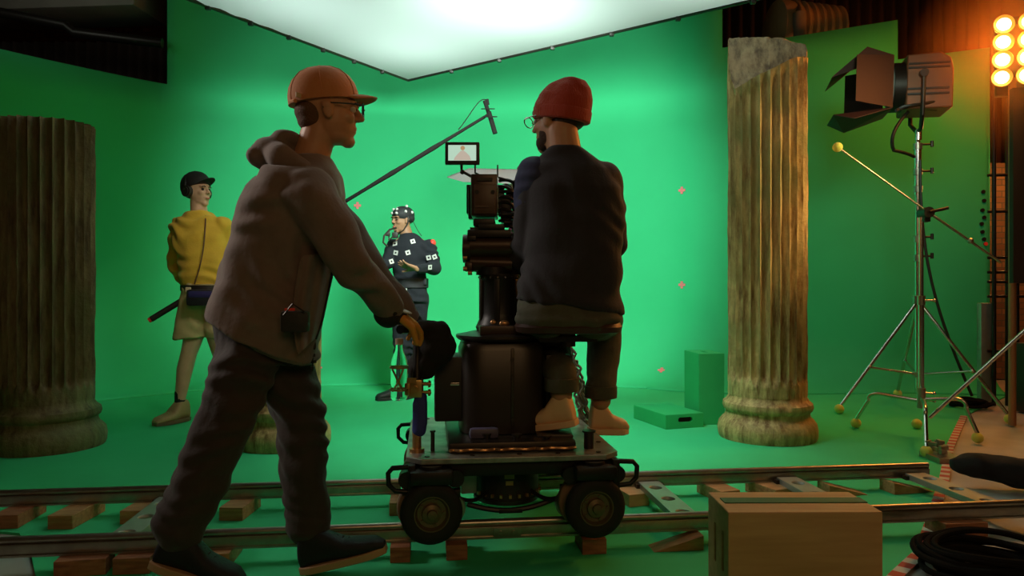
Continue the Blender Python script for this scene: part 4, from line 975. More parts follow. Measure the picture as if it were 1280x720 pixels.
for i, (px, py) in enumerate(((1228, 240), (1229, 251), (1227, 263), (1229, 272), (1226, 280), (1227, 290), (1229, 299), (1231, 305))):
    c, n = wall_at(px, py); M = frame(c+n*0.016, n.cross(Vector((0, 0, 1))), n); q = MB(M); q.cyl((0, 0, -.004), (0, 0, 0.01), 0.018, seg=10); 
    o = q.build('clip', RED if i == 7 else BLACK); tag(o, ('red' if i == 7 else 'black')+' clip on the green screen edge, %s of the row' % ('topmost', 'second from top', 'third from top', 'fourth from top', 'fourth from bottom', 'third from bottom', 'second from bottom', 'lowest')[i], 'clip', 'clips on the screen edge')
m.b.free()

# floor clutter at right
m = MB(); 
m.loft([(P(1180, 590, 3.52)+Vector((x+.10, y-.03, z)), (0, a*.6, 0), (0, 0, b)) for x, y, z, a, b in ((-0.06, 0.05, -0.04, .05, .03), (0.02, 0.02, -.03, .13, .055), (0.2, -0.05, -.05, .18, .07), (.4, -.12, -.07, .17, .06), (.58, -.2, -.09, .10, .035))], 20, 2.4)
sb = m.build('sandbag', mat('black_canvas', (0.010, 0.010, 0.009), 0.95, bump=0.3, bscale=40), voxel=0.012, fold=(0.012, crinkle(9)))
mn = min(v.co.z for v in sb.data.vertices); sb.location.z = -mn+0.002
tag(sb, 'black sandbag lying across the right end of the track', 'sandbag')
def coil(cx, cy, R, n, r, seed, label, name='cable_coil', mt=MATTE, zs=1.0):
    m = MB(); rr = random.Random(seed)
    for i in range(n):
        R1 = R*rr.uniform(0.75, 1.05); ox, oy = rr.uniform(-.03, .03), rr.uniform(-.03, .03); ph = rr.random()*6; zb = r+r*1.5*zs*i/2
        m.tube([(cx+ox+R1*math.cos(a), cy+oy+R1*0.85*math.sin(a), zb+r*0.8*math.sin(2*a+ph)+r*.8) for a in [2*PI*k/40 for k in range(40)]], r, 8, closed=True)
    o = m.build(name, mt); mn = min(v.co.z for v in o.data.vertices); o.location.z = -mn+0.001; tag(o, label, 'cable'); return o
g = G(1235, 705, 0.03); coil(g.x, g.y, 0.21, 9, 0.011, 3, 'black cable coil on the grey floor at the lower right')
g = G(1225, 508); coil(g.x-.13, g.y-.05, 0.14, 5, 0.012, 5, 'dark cable coil at the right foot of the tall light stand')
# chain like cluster at tie end
m = MB(); g = G(1178, 575)
for k in range(14):
    rr = random.Random(k); m.box((g.x+rr.uniform(-.05, .06), g.y+rr.uniform(-.06, .10), 0.03+rr.uniform(0, .07)), (0.05, 0.02, 0.025), rot=rr.random()*3, bev=0.003)
m.box((g.x, g.y, 0.015), (0.15, 0.2, 0.03)); tag(m.build('rail_clamp', ALU), 'small jumbled metal clamp at the right end of the far rail', 'clamp')
m = MB(); g = G(376, 597); m.box((g.x, g.y, 0.006), (0.05, 0.012, 0.01), rot=.3, bev=.002); tag(m.build('blue_clip', BLUE), 'tiny blue clip on the green floor left of the front leg', 'clip')

# ------------------------------------------------------------------ people
RX = lambda a: Matrix.Rotation(a, 4, 'X')
RY = lambda a: Matrix.Rotation(a, 4, 'Y')
def add_head(m, M, s=1.0, beard=False):
    """M: head frame, x forward, y to the head's left, z up; origin at the head's middle"""
    old = m.M; m.M = m.M @ M @ Matrix.Scale(s, 4)
    m.ell((-0.010, 0, 0.035), (0.098, 0.076, 0.085)); m.ell((0.018, 0, -0.020), (0.070, 0.066, 0.085)); m.ell((0.045, 0, -0.045), (0.046, 0.050, 0.060))
    m.ell((0.066, 0, -0.092), (0.024, 0.028, 0.021)); m.ell((0.030, 0, -0.075), (0.052, 0.052, 0.030))
    m.ell((0.078, 0, 0.030), (0.018, 0.052, 0.015))                                    # brow
    m.limb([(0.088, 0, 0.018), (0.103, 0, -0.004), (0.109, 0, -0.015)], [0.008, 0.009, 0.0105]); m.ell((0.099, 0.011, -0.019), 0.0075); m.ell((0.099, -0.011, -0.019), 0.0075)
    m.ell((0.086, 0, -0.048), (0.009, 0.024, 0.006)); m.ell((0.084, 0, -0.060), (0.009, 0.021, 0.0065))
    for y in (-1, 1):
        m.ell((0.062, y*0.034, -0.018), (0.026, 0.022, 0.022)); m.ell((0.004, y*0.076, -0.004), (0.018, 0.008, 0.031), RY(-0.15)); m.ell((0.0, y*0.080, 0.010), (0.017, 0.007, 0.014))
    m.M = old
def add_hand(m, wrist, d, n, L=0.18, curl=0.5, thumb=1, spread=0.12, curls=None, tcurl=0.4):
    """d: direction of the hand, n: back-of-hand normal (fingers curl away from n); thumb: side (+1 = d x n side)"""
    d = Vector(d).normalized(); n = Vector(n); n = (n-d*n.dot(d)).normalized(); s = d.cross(n).normalized(); k = L/0.18; wrist = Vector(wrist)
    m.loft([(wrist, s*0.024*k, n*0.018*k), (wrist+d*0.03*k, s*0.034*k, n*0.017*k), (wrist+d*0.065*k, s*0.041*k, n*0.014*k), (wrist+d*0.088*k, s*0.040*k, n*0.011*k)], 20, 2.6)
    for i, (off, ln) in enumerate(((0.033, 0.072), (0.011, 0.080), (-0.011, 0.075), (-0.032, 0.058))):
        p = wrist+(d*0.080+s*off*thumb)*k; a = 0.0; pts = [p]; c = curls[i] if curls else curl; dirv = (d+s*thumb*spread*(1-i*0.67)).normalized()
        for fr in (0.42, 0.32, 0.26):
            a += c; v = dirv*math.cos(a)-n*math.sin(a); p = p+v*ln*fr*k; pts.append(p)
        m.limb(pts, [0.0098*k, 0.0088*k, 0.0080*k, 0.0072*k], seg=12)
    p = wrist+(d*0.025+s*0.026*thumb)*k; v1 = (d*0.62+s*thumb*0.72-n*0.25*tcurl).normalized(); v2 = (d*0.9+s*thumb*0.30-n*tcurl).normalized()
    m.limb([p, p+v1*0.036*k, p+v1*0.036*k+v2*0.030*k, p+v1*0.036*k+v2*0.055*k], [0.014*k, 0.0115*k, 0.010*k, 0.0085*k], seg=12)
def shoe(parent, o, fwd, up, L, upm, solem, name='shoe', ankle=0.10, vox=0.006, W=0.05, solet=0.026, lacem=None):
    M = frame(o, fwd, up)
    m = MB(M)
    def wid(t): return W*(0.72+0.28*math.sin(min(1, t*1.15)*PI*0.62)) * (1 if t < .8 else 1-(t-.8)*1.5)
    rings = []
    for t, hh in ((0.0, .060), (0.05, ankle*.92), (0.14, ankle), (0.28, ankle), (0.38, ankle*.84), (0.55, .068), (0.75, .052), (0.90, .044), (1.0, .022)):
        wv = wid(t)*(0.75 if t in (0.0, 1.0) else 1)*(1 if t > .4 else .88); rings.append((Vector((t*L, 0, solet*.6+hh/2)), Vector((0, wv, 0)), Vector((0, 0, hh/2))))
    m.loft(rings, 24, 2.6); u = m.build(name, upm, parent, voxel=vox, relax=3)
    m = MB(M); pts = []
    for k in range(15): t = k/14; pts.append((t*L*1.02-.005, wid(t)*(0.62 if k in (0, 14) else 0.88 if k in (1, 13) else 1.02)))
    poly = pts+[(x, -y) for x, y in pts[::-1]]; m.prism(poly, 0.0, solet); m.build('sole', solem, u, smooth=False, bevel=0.004)
    if lacem:
        m = MB(M)
        for k in range(5):
            t = 0.40+0.065*k; z = solet*.6+0.083-0.0075*k*1.15; m.tube([(t*L, -.026, z-.006), (t*L+.006, 0, z+.006), (t*L, .026, z-.006)], 0.003, 6)
        m.build('laces', lacem, u)
    return u
def glasses(parent, M, s=1.0, mtl=None, lens=False):
    m = MB(M @ Matrix.Scale(s, 4))
    for y in (-1, 1):
        m.tube([(0.108+0.002*math.cos(a), y*0.034+0.026*math.cos(a), 0.006+0.020*math.sin(a)) for a in [2*PI*k/20 for k in range(20)]], 0.0022, 6, closed=True)
        m.tube([(0.106, y*0.060, 0.014), (0.070, y*0.074, 0.014), (0.0, y*0.081, 0.012), (-0.015, y*0.080, -0.005)], 0.0024, 6)
    m.tube([(0.110, -.009, .010), (0.113, 0, .013), (0.110, .009, .010)], 0.0022, 6); return m.build('glasses', mtl or BLACKP, parent)
def cap(parent, M, s, mtl, brim=1.0, droop=0.0, seam=None, strap=True):
    MM = M @ Matrix.Scale(s, 4); m = MB(MM)
    m.lathe([(1.0, 0.0)] and [(0.1005, -0.006), (0.0995, 0.02), (0.094, 0.045), (0.082, 0.068), (0.064, 0.087), (0.036, 0.101), (0.015, 0.106), (0.0, 0.107)], 40, Matrix.Translation((-0.008, 0, 0.038)) @ Matrix.Diagonal((1.08, 0.84, 1, 1)))
    for f in list(m.b.faces):
        pass
    c = m.build('cap', mtl, parent, solid=0.004)
    m = MB(MM); rows = []
    for i in range(7):
        t = i/6; row = []
        for k in range(13):
            a = -1.15+2.3*k/12; x = 0.093*math.cos(a*0.9); y = 0.064*math.sin(a)/math.sin(1.15)*(1-0.10*t)
            ext = 0.066*t*(math.cos(a*0.98)**0.5 if math.cos(a*.98) > 0 else 0)
            row.append(m.b.verts.new(m.M @ Vector((x+ext, y, 0.044-droop*t*t-0.018*(y/0.08)**2*1.0))))
        rows.append(row)
    for a, b in zip(rows, rows[1:]):
        for k in range(12): m.b.faces.new((a[k], a[k+1], b[k+1], b[k]))
    m.build('brim', mtl, c, solid=0.005)
    m = MB(MM); m.ell((-0.008, 0, 0.146), (0.007, 0.007, 0.004)); m.tube([(-0.11+0.0, y*0.001, z) for y, z in ((0, .04), (0, .06))] and [(-0.105*math.cos(t)-0.008, 0.0, 0.040+0.1075*math.sin(t)) for t in [PI*k/16 for k in range(17)]], 0.0018, 6); m.build('button', mtl, c)
    m = MB(MM)
    for q in range(6):
        aa = PI*q/3+PI/6; m.tube([(-0.008+1.08*r*math.cos(aa), .84*r*math.sin(aa), .038+z) for r, z in ((.1030, .0), (.1015, .02), (.0965, .045), (.0845, .069), (.066, .089), (.037, .1035), (.0, .110))], .0011, 5)
    m.build('cap_seam', mtl, c)
    return c
HOOD = mat('hoodie_cloth', (0.17, 0.12, 0.095), 0.9, var=0.12, vscale=25, bump=0.15, bscale=90, sheen=0.15)
TROU = mat('dark_trousers', (0.040, 0.028, 0.022), 0.85, var=0.1, vscale=20, bump=0.15, bscale=90, sheen=0.1)
SHOEB = mat('black_canvas_shoe', (0.010, 0.010, 0.013), 0.7, bump=0.15, bscale=120)
SOLE = mat('tan_sole', (0.42, 0.25, 0.13), 0.6)
CAPM = mat('rust_cap', (0.50, 0.19, 0.065), 0.8, bump=0.1, bscale=120, sheen=0.1)

def folds(f=9.0, seed=0, axis=Vector((0.4, 0.2, 1)), w=1.0):
    A = axis.normalized()
    def fn(c):
        q = Vector((c.x, c.y, c.z))+Vector((seed, 0, 0)); a = noise.noise(q*f*0.45)
        s = math.sin(q.dot(A)*f*7.0+a*9); return 0.8*noise.noise(q*f)+0.55*w*s*max(0, noise.noise(q*f*.35+Vector((3, 3, seed)))+0.35)
    return fn

# ---- walking person pushing the dolly
DW = 2.42
def W(px, py, dd=0.0): return P(px, py, DW+dd)
wk = thing('person', 'person in rust cap, glasses and brown hoodie striding right and pushing the dolly', 'person', Vector((W(300, 700).x, 2.36, 0)))
HM = frame(W(410, 141), (1, 0.20, -0.02), (0.10, 0, 1)); HM0 = HM
m = MB(); add_head(m, HM, 1.02)
m.limb([W(402, 155), W(388, 200), W(380, 235)], [0.058, 0.060, 0.07])
m.loft([(W(330, 415), (.115, 0, 0), (0, .12, 0)), (W(345, 360), (.12, 0, 0), (0, .14, 0)), (W(362, 280), (.13, 0, 0), (0, .16, 0)), (W(376, 225), (.08, 0, 0), (0, .14, 0)), (W(385, 205), (.06, 0, 0), (0, .08, 0))], 24)
SH, EL, WR = W(383, 240, -.17), W(440, 330, -.14), W(490, 391, 0.05)
SHL, ELL, WRL = W(388, 238, .17), W(450, 320, .22), W(512, 400, .30)
m.limb([SH, EL, WR], [.040, .036, .028]); m.limb([SHL, ELL, WRL], [.040, .036, .028])
NH, NK, NA = W(318, 420, -.09), W(283, 525, -.12), W(222, 665, -.17)
FH, FK, FA = W(338, 420, .09), W(377, 525, .07), W(388, 668, .035)
m.limb([NH+Vector((.01, .04, 0)), NK, NA], [.062, .055, .042]); m.limb([FH, FK, FA], [.065, .055, .042])
body = m.build('body', SKIN, wk, voxel=0.005, relax=2)
# hair at the nape, ear side
m = MB(HM); m.ell((-0.052, 0, 0.0), (0.058, 0.0725, 0.050)); m.ell((-0.050, 0, -0.03), (0.050, 0.062, 0.04)); 
m.build('hair', mat('short_brown_hair', (.11, .05, .024), .8, bump=.5, bscale=200), wk, voxel=0.006)
m = MB(HM); m.ell((-0.108, 0, 0.045), (0.010, 0.026, 0.022)); m.build('hair_tuft', HAIRM, wk)
cp = cap(wk, HM @ RY(-0.15), 1.06, CAPM, droop=0.012)
m = MB(HM); m.tube([(-0.10, -.066, 0.018+0.0), (-0.118, -.03, 0.022), (-0.122, 0, 0.022), (-0.118, .03, 0.022), (-0.10, .066, 0.018)], 0.007, 8); m.build('cap_strap', CAPM, cp)
m = MB(HM); m.box((-0.088, -0.078, 0.033), (0.026, 0.006, 0.016), rot=0.9, bev=.002); m.build('strap_tag', mat('pale_tag', (0.6, 0.45, 0.25), 0.6), cp)
glasses(wk, HM @ Matrix.Translation((0.004, 0, 0.004)), 1.03)
for y in (-1, 1):
    MB(HM).ell((0.083, y*0.030, 0.009), 0.0105).build('eye', EYEW, wk); MB(HM).ell((0.0925, y*0.030, 0.009), 0.0042).build('pupil', BLACKP, wk)
m = MB(HM)
for y in (-1, 1): m.tube([(0.094, y*.016, .027), (0.098, y*.03, .031), (0.090, y*.047, .026)], 0.0035, 6)
m.build('eyebrows', HAIRM, wk)
# trousers: one surface
m = MB()
m.loft([(W(325, 440), (.145, 0, -.05), (0, .160, 0)), (W(328, 415), (.145, 0, -.05), (0, .16, 0)), (W(333, 395), (.135, 0, -.04), (0, .15, 0))], 26)
def cloth_leg(m, H_, K, A, r=(.108, .088, .082, .078), extra=None):
    mid1 = H_.lerp(K, .5); mid2 = K.lerp(A, .5); m.limb([H_, mid1, K, mid2, A], [r[0], (r[0]+r[1])/2*1.0, r[1], (r[1]+r[2])/2, r[2]])
cloth_leg(m, W(314, 428, -.065), W(284, 520, -.12), W(224, 660, -.17), (.106, .092, .080)); cloth_leg(m, W(342, 425, .08), W(375, 522, .07), W(386, 655, .035), (.112, .086, .074))
m.build('trousers', TROU, wk, voxel=0.007, relax=5, fold=(0.0152, folds(12, 1, Vector((.15, .1, 1)))))
# hoodie: torso, sleeves and hood as one surface
m = MB()
def tor(px, py, hx, dz, hy): return (W(px, py), (hx/FPX*DW, 0, -dz/FPX*DW), (0, hy, 0))
m.loft([tor(329, 424, 63, 32, .190), tor(333, 398, 64, 27, .190), tor(341, 360, 64, 16, .175), tor(352, 315, 62, 10, .180), tor(362, 275, 62, 6, .195), tor(372, 240, 56, 2, .205), tor(378, 218, 45, 0, .175), tor(384, 200, 28, -4, .10)], 34, 2.3)
m.limb([SH+Vector((0, .03, -.01)), SH.lerp(EL, .5), EL, EL.lerp(WR, .5), WR.lerp(EL, .06)], [.092, .080, .068, .058, .046]); m.limb([SHL+Vector((0, -.03, -.01)), SHL.lerp(ELL, .5), ELL, ELL.lerp(WRL, .5), WRL], [.092, .080, .068, .058, .046])
hoodie = m.build('hoodie', HOOD, wk, voxel=0.007, relax=6, fold=(0.0171, folds(10, 2, Vector((.55, .2, .8)))))
m = MB()
hp = [W(398, 222, -.085), W(378, 212, -.125), W(352, 197, -.12), W(336, 190, 0), W(352, 195, .12), W(378, 208, .125), W(400, 220, .085)]
m.limb(hp, [.026, .036, .046, .050, .046, .036, .026]); m.ell(W(347, 190), (.075, .11, .045), RY(0.2)); m.ell(W(336, 196), (.060, .10, .050)); m.ell(W(360, 176), (.05, .085, .035), RY(.15)); m.ell(W(325, 197, -.02), (.035, .085, .035))
m.build('hood', HOOD, wk, voxel=0.006, relax=9, fold=(0.006, folds(9, 5, Vector((.8, .2, .3)))))
# open front of the jacket hanging down below the chest, with zip
m = MB(); rows = []
edge_t = [(418, 315), (414, 345), (408, 372), (402, 400), (394, 424)]; edge_b = [(376, 318), (370, 350), (366, 380), (366, 412), (372, 446)]
for (a, b), (c, d) in zip(edge_t, edge_b):
    row = [m.b.verts.new(W(c+(a-c)*k/8, d+(b-d)*k/8, -.165+.12*(k/8)**1.5+.012*math.sin(k*1.9))) for k in range(9)]; rows.append(row)
for a, b in zip(rows, rows[1:]):
    for k in range(8): m.b.faces.new((a[k], a[k+1], b[k+1], b[k]))
fl = m.build('jacket_flap', HOOD, wk, solid=0.008); ss = fl.modifiers.new('s', 'SUBSURF'); ss.levels = ss.render_levels = 2
m = MB(); m.tube([W(a+1, b, -.045) for a, b in edge_t], 0.004, 6); m.ell(W(393, 432, -.045), (.006, .004, .014)); m.build('zip', BLACKP, fl)
# jacket hem skirt at front-low side
m = MB(); m.loft([tor(352, 440, 38, 18, .150), tor(340, 425, 55, 22, .172), tor(333, 405, 62, 22, .178)], 30, 2.3); m.build('jacket_hem', HOOD, wk, voxel=0.007, relax=5, fold=(0.0114, folds(12, 8)))
# small radio / pouch at the hip
m = MB(); c = W(369, 402, -.205); m.box(c, (.085, .035, .065), rot=0.1, bev=.010); pc = m.build('hip_pouch', mat('pouch_black', (.018, .018, .015), .6, bump=.2, bscale=60), wk)
m = MB(); m.box(c+Vector((-.01, -.02, .038)), (.03, .01, .008)); m.build('red_mark', RED, pc); m = MB(); m.tube([c+Vector((-.03, -.022, .02)), c+Vector((0, -.026, .055)), c+Vector((.035, -.022, .03))], .003, 6); m.build('pouch_cord', DARKM, pc)
m = MB()
for k, (px, py) in enumerate(((391, 437), (391, 444), (392, 452), (391, 460))): m.box(W(px, py, -.03), (.014, .012, .010), rot=k*.5)
m.tube([W(393, 430, -.03), W(391, 445, -.03), W(391, 464, -.03)], .0025, 6); m.build('hanging_cord', BLACKP, wk)
# gloved hand on the push bar
GLB = mat('black_glove', (.014, .011, .009), .7, bump=.15, bscale=120); GLO = mat('orange_glove', (.62, .25, .03), .7, bump=.15, bscale=120)
hd = (P(531, 410, 2.60)-WR).normalized()
m = MB(); m.limb([WR.lerp(EL, .10), WR, WR+hd*.03], [.043, .037, .032]); m.loft([(WR, (0, .034, 0), Vector((.2, 0, 1))*.024), (WR+hd*.028, (0, .042, 0), Vector((.2, 0, 1))*.024), (WR+hd*.045, (0, .042, 0), Vector((.2, 0, 1))*.021)], 22, 2.4)
gl = m.build('glove', GLB, wk, voxel=.0035, relax=3)
m = MB(); add_hand(m, WR+hd*.004, hd, Vector((0.35, -.25, 1)), L=.205, curl=.62, thumb=1, curls=(.42, .46, .50, .55), tcurl=.8); m.build('glove_fingers', GLO, wk, voxel=.003, relax=2)
m = MB(); q = WR+hd*.045+Vector((0.006, -.01, .022)); m.ell(q, (.036, .034, .007), RY(.3)); m.build('white_glove_patch', mat('white_patch', (.55, .5, .45), .6), gl)
m = MB(); m.limb([WR.lerp(EL, .02)+Vector((-.01, -.0, -.01)), WR.lerp(EL, .06)+Vector((-.01, 0, -.012))], [.046, .046]); m.build('glove_cuff', GLB, gl, voxel=.004)
m = MB(); hdl = Vector((.8, .05, -.3)).normalized(); m.limb([WRL, WRL+hdl*.02], [.036, .032]); add_hand(m, WRL, hdl, Vector((.3, 0, 1)), L=.185, curl=.6, thumb=-1, tcurl=.8); m.build('glove', GLB, wk, voxel=.0035, relax=2)
# shoes
ff = (P(482, 690, 2.44)-P(378, 717, 2.43)).normalized()
shoe(wk, P(379, 716.5, 2.425), ff, (-ff.z, 0, ff.x), .290, SHOEB, SOLE, ankle=.125, W=.052, lacem=BLACKP)
o_ = P(189, 708, 2.235); tt = P(306, 737, 2.27); tt.z = max(tt.z, 0.004); ff = (tt-o_).normalized()
shoe(wk, o_, ff, (-ff.z, 0, ff.x), .285, SHOEB, SOLE, ankle=.125, W=.052, lacem=BLACKP)

# ---- seated operator
DS = 2.76
def Q(px, py, dd=0.0): return P(px, py, DS+dd)
so = thing('person', 'person in red beanie and dark sweater seated on the dolly with back turned', 'person', Q(712, 408)*1.0)
HM = frame(Q(698, 152, .03), (-0.85, 0.62, -.06), (0.03, 0, 1))
m = MB(); add_head(m, HM, 1.03)
m.limb([Q(702, 165), Q(706, 195)], [.062, .068])
m.loft([(Q(712, 395), (.175, 0, 0), (0, .12, 0)), (Q(716, 340), (.145, 0, 0), (0, .105, 0)), (Q(716, 270), (.16, 0, 0), (0, .11, 0)), (Q(713, 215), (.165, 0, 0), (0, .09, 0)), (Q(708, 192), (.08, 0, 0), (0, .07, 0))], 24)
LS, LE, LW = Q(668, 218), Q(662, 302, .04), Q(643, 338, .16)
RS, RE, RWp = Q(755, 222), Q(764, 305, .10), Q(735, 335, .26)
m.limb([LS, LE, LW], [.052, .042, .028]); m.limb([RS, RE, RWp], [.052, .042, .028])
LK, LA = Vector((Q(692, 405).x+.0, 3.10, .80)), P(702, 492, 2.76)
RK, RA = Vector((.405, 3.12, .83)), P(751, 500, 2.98)
m.limb([Q(685, 392), LK, LA], [.09, .06, .042]); m.limb([Q(742, 392), RK, RA], [.09, .06, .042])
add_hand(m, LW, (-.55, .75, .12), (-.8, -.5, .3), L=.185, curl=.55, thumb=1, tcurl=.5); add_hand(m, RWp, (-.75, .6, .1), (.4, -.3, .9), L=.185, curl=.55, thumb=1)
m.build('body', SKIN, so, voxel=.005, relax=2)
SWE = mat('dark_sweater', (.022, .019, .022), .85, var=.15, vscale=20, bump=.15, bscale=110, sheen=.1)
BLULIT = mat('blue_over_sleeve', (.030, .036, .085), .85, bump=.15, bscale=110)  # blue light on the upper arm, put into the cloth colour
JEA = mat('grey_green_jeans', (.085, .085, .055), .85, var=.2, vscale=25, bump=.15, bscale=110)
m = MB()
def tq(px, py, hx, hy, dz=0): return (Q(px, py), (hx/FPX*DS, 0, dz), (0, hy, 0))
m.loft([tq(711, 383, 67, .160, -.028), tq(713, 360, 65, .152, -.02), tq(717, 320, 62, .135), tq(719, 275, 61, .135), tq(717, 238, 60, .130), tq(713, 214, 54, .105), tq(708, 196, 34, .085), tq(705, 184, 21, .07)], 36, 2.4)
m.limb([LS+Vector((.01, 0, -.01)), LS.lerp(LE, .5), LE, LE.lerp(LW, .55), LW.lerp(LE, .08)], [.075, .072, .066, .052, .042]); m.limb([RS+Vector((-.01, 0, -.01)), RS.lerp(RE, .5), RE, RE.lerp(RWp, .55), RWp], [.078, .072, .062, .052, .04])
sw = m.build('sweater', SWE, so, voxel=.007, relax=6, fold=(0.0133, folds(9, 11, Vector((.6, .1, .7)))))
m = MB(); m.limb([LS+Vector((.005, 0, -.006)), LS.lerp(LE, .42)], [.078, .076]); m.build('blue_light_patch', BLULIT, sw, voxel=.006, relax=5, fold=(0.0076, folds(12, 3)))
m = MB()
m.loft([tq(710, 409, 60, .15), tq(710, 398, 67, .165), tq(710, 384, 62, .148, -.02), tq(711, 376, 58, .14, -.02)], 30, 2.6)
m.limb([Q(682, 394, .02), (Q(682, 394)+LK)/2, LK, LK.lerp(LA, .5), LA+Vector((0, 0, .06))], [.098, .092, .078, .070, .062])
m.limb([Q(740, 394, .02), (Q(740, 394)+RK)/2, RK, RK.lerp(RA, .5), RA+Vector((0, 0, .06))], [.098, .092, .078, .070, .062])
m.build('jeans', JEA, so, voxel=.007, relax=5, fold=(0.0070, folds(12, 6)))
for A in (LA, RA):
    mm = Matrix.Translation(A+Vector((0, 0, .035))); m = MB(mm); m.lathe([(.054, -.025), (.066, -.024), (.068, .0), (.067, .025), (.055, .028)], 28, closed=True); m.build('trouser_cuff', JEA, so)
BEA = mat('red_knit', (.40, .045, .018), .9, bump=.6, bscale=60, sheen=.2, stretch=(4, 4, .4))
m = MB(HM @ Matrix.Translation((-.012, 0, 0)) @ RY(-.22))
m.loft([((0, 0, .005), (.112, 0, 0), (0, .090, 0)), ((0, 0, .045), (.116, 0, 0), (0, .094, 0)), ((-.004, 0, .09), (.108, 0, 0), (0, .086, 0)), ((-.018, 0, .13), (.082, 0, 0), (0, .066, 0)), ((-.034, 0, .158), (.046, 0, 0), (0, .040, 0)), ((-.042, 0, .167), (.015, 0, 0), (0, .013, 0))], 36)
be = m.build('beanie', BEA, so, voxel=.005, relax=3, fold=(0.0076, folds(14, 4)))
m = MB(HM @ Matrix.Translation((-.012, 0, 0)) @ RY(-.22)); rim = []
m.loft([((0, 0, -.002), (.114, 0, 0), (0, .0915, 0)), ((0, 0, .003), (.119, 0, 0), (0, .0965, 0)), ((0, 0, .04), (.120, 0, 0), (0, .098, 0)), ((0, 0, .046), (.116, 0, 0), (0, .094, 0))], 36); m.build('beanie_cuff', BEA, be)
m = MB(HM); m.ell((-.035, 0, -.012), (.072, .073, .036)); m.ell((.098, 0, .05), (.014, .03, .016)); m.build('hair', HAIRM, so, voxel=.005)
BRD = mat('beard', (.05, .024, .012), .8, bump=.5, bscale=200)
m = MB(HM); m.ell((.050, 0, -.075), (.048, .052, .040)); m.ell((.03, .048, -.05), (.03, .016, .04)); m.ell((.03, -.048, -.05), (.03, .016, .04)); m.ell((.075, 0, -.088), (.022, .026, .026)); m.build('beard', BRD, so, voxel=.005)
glasses(so, HM @ Matrix.Translation((.004, 0, .004)), 1.03, CHROME)
for y in (-1, 1): MB(HM).ell((0.083, y*0.031, 0.009), 0.0105).build('eye', EYEW, so)
CRM = mat('cream_shoe', (.78, .52, .30), .6, bump=.05, bscale=60)
shoe(so, RA+Vector((-.045, .02, -.142)), (.97, .12, -.02), (.02, 0, 1), .165, CRM, CRM, ankle=.135, W=.052, vox=.005)
shoe(so, LA+Vector((.055, -.02, -.118)), (-.85, .42, -.16), (-.16, 0, 1), .20, CRM, CRM, ankle=.125, W=.050, vox=.005)
# foot rest the shoes stand on: part of the dolly
m = MB(); c = LA+Vector((-.01, .02, -.118)); m.box((c.x-.02, c.y, (c.z+.375)/2-.012), (.14, .16, max(.02, c.z-.375-.03)), bev=.006); m.build('foot_block', DARKM, dolly)

# ---- sound person in yellow
DY = 5.22
def Y(px, py, dd=0.0): return P(px, py, DY+dd)
sp = thing('person', 'person in yellow sweater, shorts, black cap and headphones holding the boom pole', 'person', Y(235, 527))
HM = frame(Y(247, 240), (0.93, -0.38, .06), (-.02, 0, 1))
m = MB(); add_head(m, HM, .98)
m.limb([Y(248, 250), Y(249, 272)], [.056, .060])
m.loft([(Y(256, 365), (.14, .02, 0), (0, .10, 0)), (Y(256, 330), (.13, .02, 0), (0, .10, 0)), (Y(252, 300), (.15, .02, 0), (0, .10, 0)), (Y(250, 278), (.15, .02, 0), (0, .08, 0)), (Y(249, 268), (.07, 0, 0), (0, .06, 0))], 24)
S1, E1, W1 = Y(222, 284), Y(219, 328, .08), Y(236, 362, .10)
S2, E2, W2 = Y(280, 282), Y(290, 325, .12), Y(272, 355, .22)
m.limb([S1, E1, W1], [.048, .04, .028]); m.limb([S2, E2, W2], [.048, .04, .028])
H1, K1, A1 = Y(245, 380), Y(236, 442), Y(225, 500)
H2, K2, A2 = Y(268, 380), Y(276, 444, .05), Y(282, 502, .10)
m.limb([H1, Y(243, 418), K1, Y(231, 462, .01), A1], [.085, .07, .056, .056, .036]); m.limb([H2, Y(270, 418), K2, Y(280, 462, .07), A2], [.085, .07, .056, .056, .036])
add_hand(m, W1, (.45, .2, -.75), (-.5, .6, .1), L=.18, curl=.7, thumb=1); add_hand(m, W2, (-.6, .1, -.6), (.3, .8, .1), L=.18, curl=.6, thumb=-1)
m.build('body', SKIN2, sp, voxel=.006, relax=2)
YSW = mat('mustard_sweater', (.66, .40, .035), .85, var=.12, vscale=12, bump=.15, bscale=90, sheen=.1)
m = MB(); 
def ty(px, py, hx, hy): return (Y(px, py), (hx/FPX*DY, 0.01, 0), (0, hy, 0))
m.loft([ty(258, 357, 28, .135), ty(256, 345, 30, .14), ty(255, 325, 30, .135), ty(252, 300, 33, .135), ty(250, 284, 34, .12), ty(249, 272, 24, .095), ty(249, 264, 12, .068)], 32, 2.3)
m.limb([S1+Vector((.01, 0, 0)), E1, W1.lerp(E1, .25)], [.068, .060, .048]); m.limb([S2+Vector((-.01, 0, 0)), E2, W2.lerp(E2, .15)], [.068, .060, .045])
m.build('sweater', YSW, sp, voxel=.009, relax=5, fold=(0.0190, folds(9, 21, Vector((.25, .1, 1)))))
SHO = mat('khaki_shorts', (.52, .42, .20), .85, var=.1, vscale=10, bump=.12, bscale=60)
m = MB(); m.loft([ty(257, 376, 30, .13), ty(257, 362, 28, .13), ty(257, 352, 26, .12)], 26, 2.4)
m.loft([(Y(238, 423), (.115, 0, .01), (0, .10, 0)), (Y(241, 400), (.112, 0, 0), (0, .105, 0)), (Y(246, 374), (.11, 0, 0), (0, .12, 0))], 26, 2.4); m.loft([(Y(277, 423, .02), (.11, 0, -.01), (0, .10, 0)), (Y(274, 400, .02), (.11, 0, 0), (0, .105, 0)), (Y(268, 374), (.105, 0, 0), (0, .12, 0))], 26, 2.4)
m.build('shorts', SHO, sp, voxel=.009, relax=3, fold=(0.0095, folds(9, 23)))
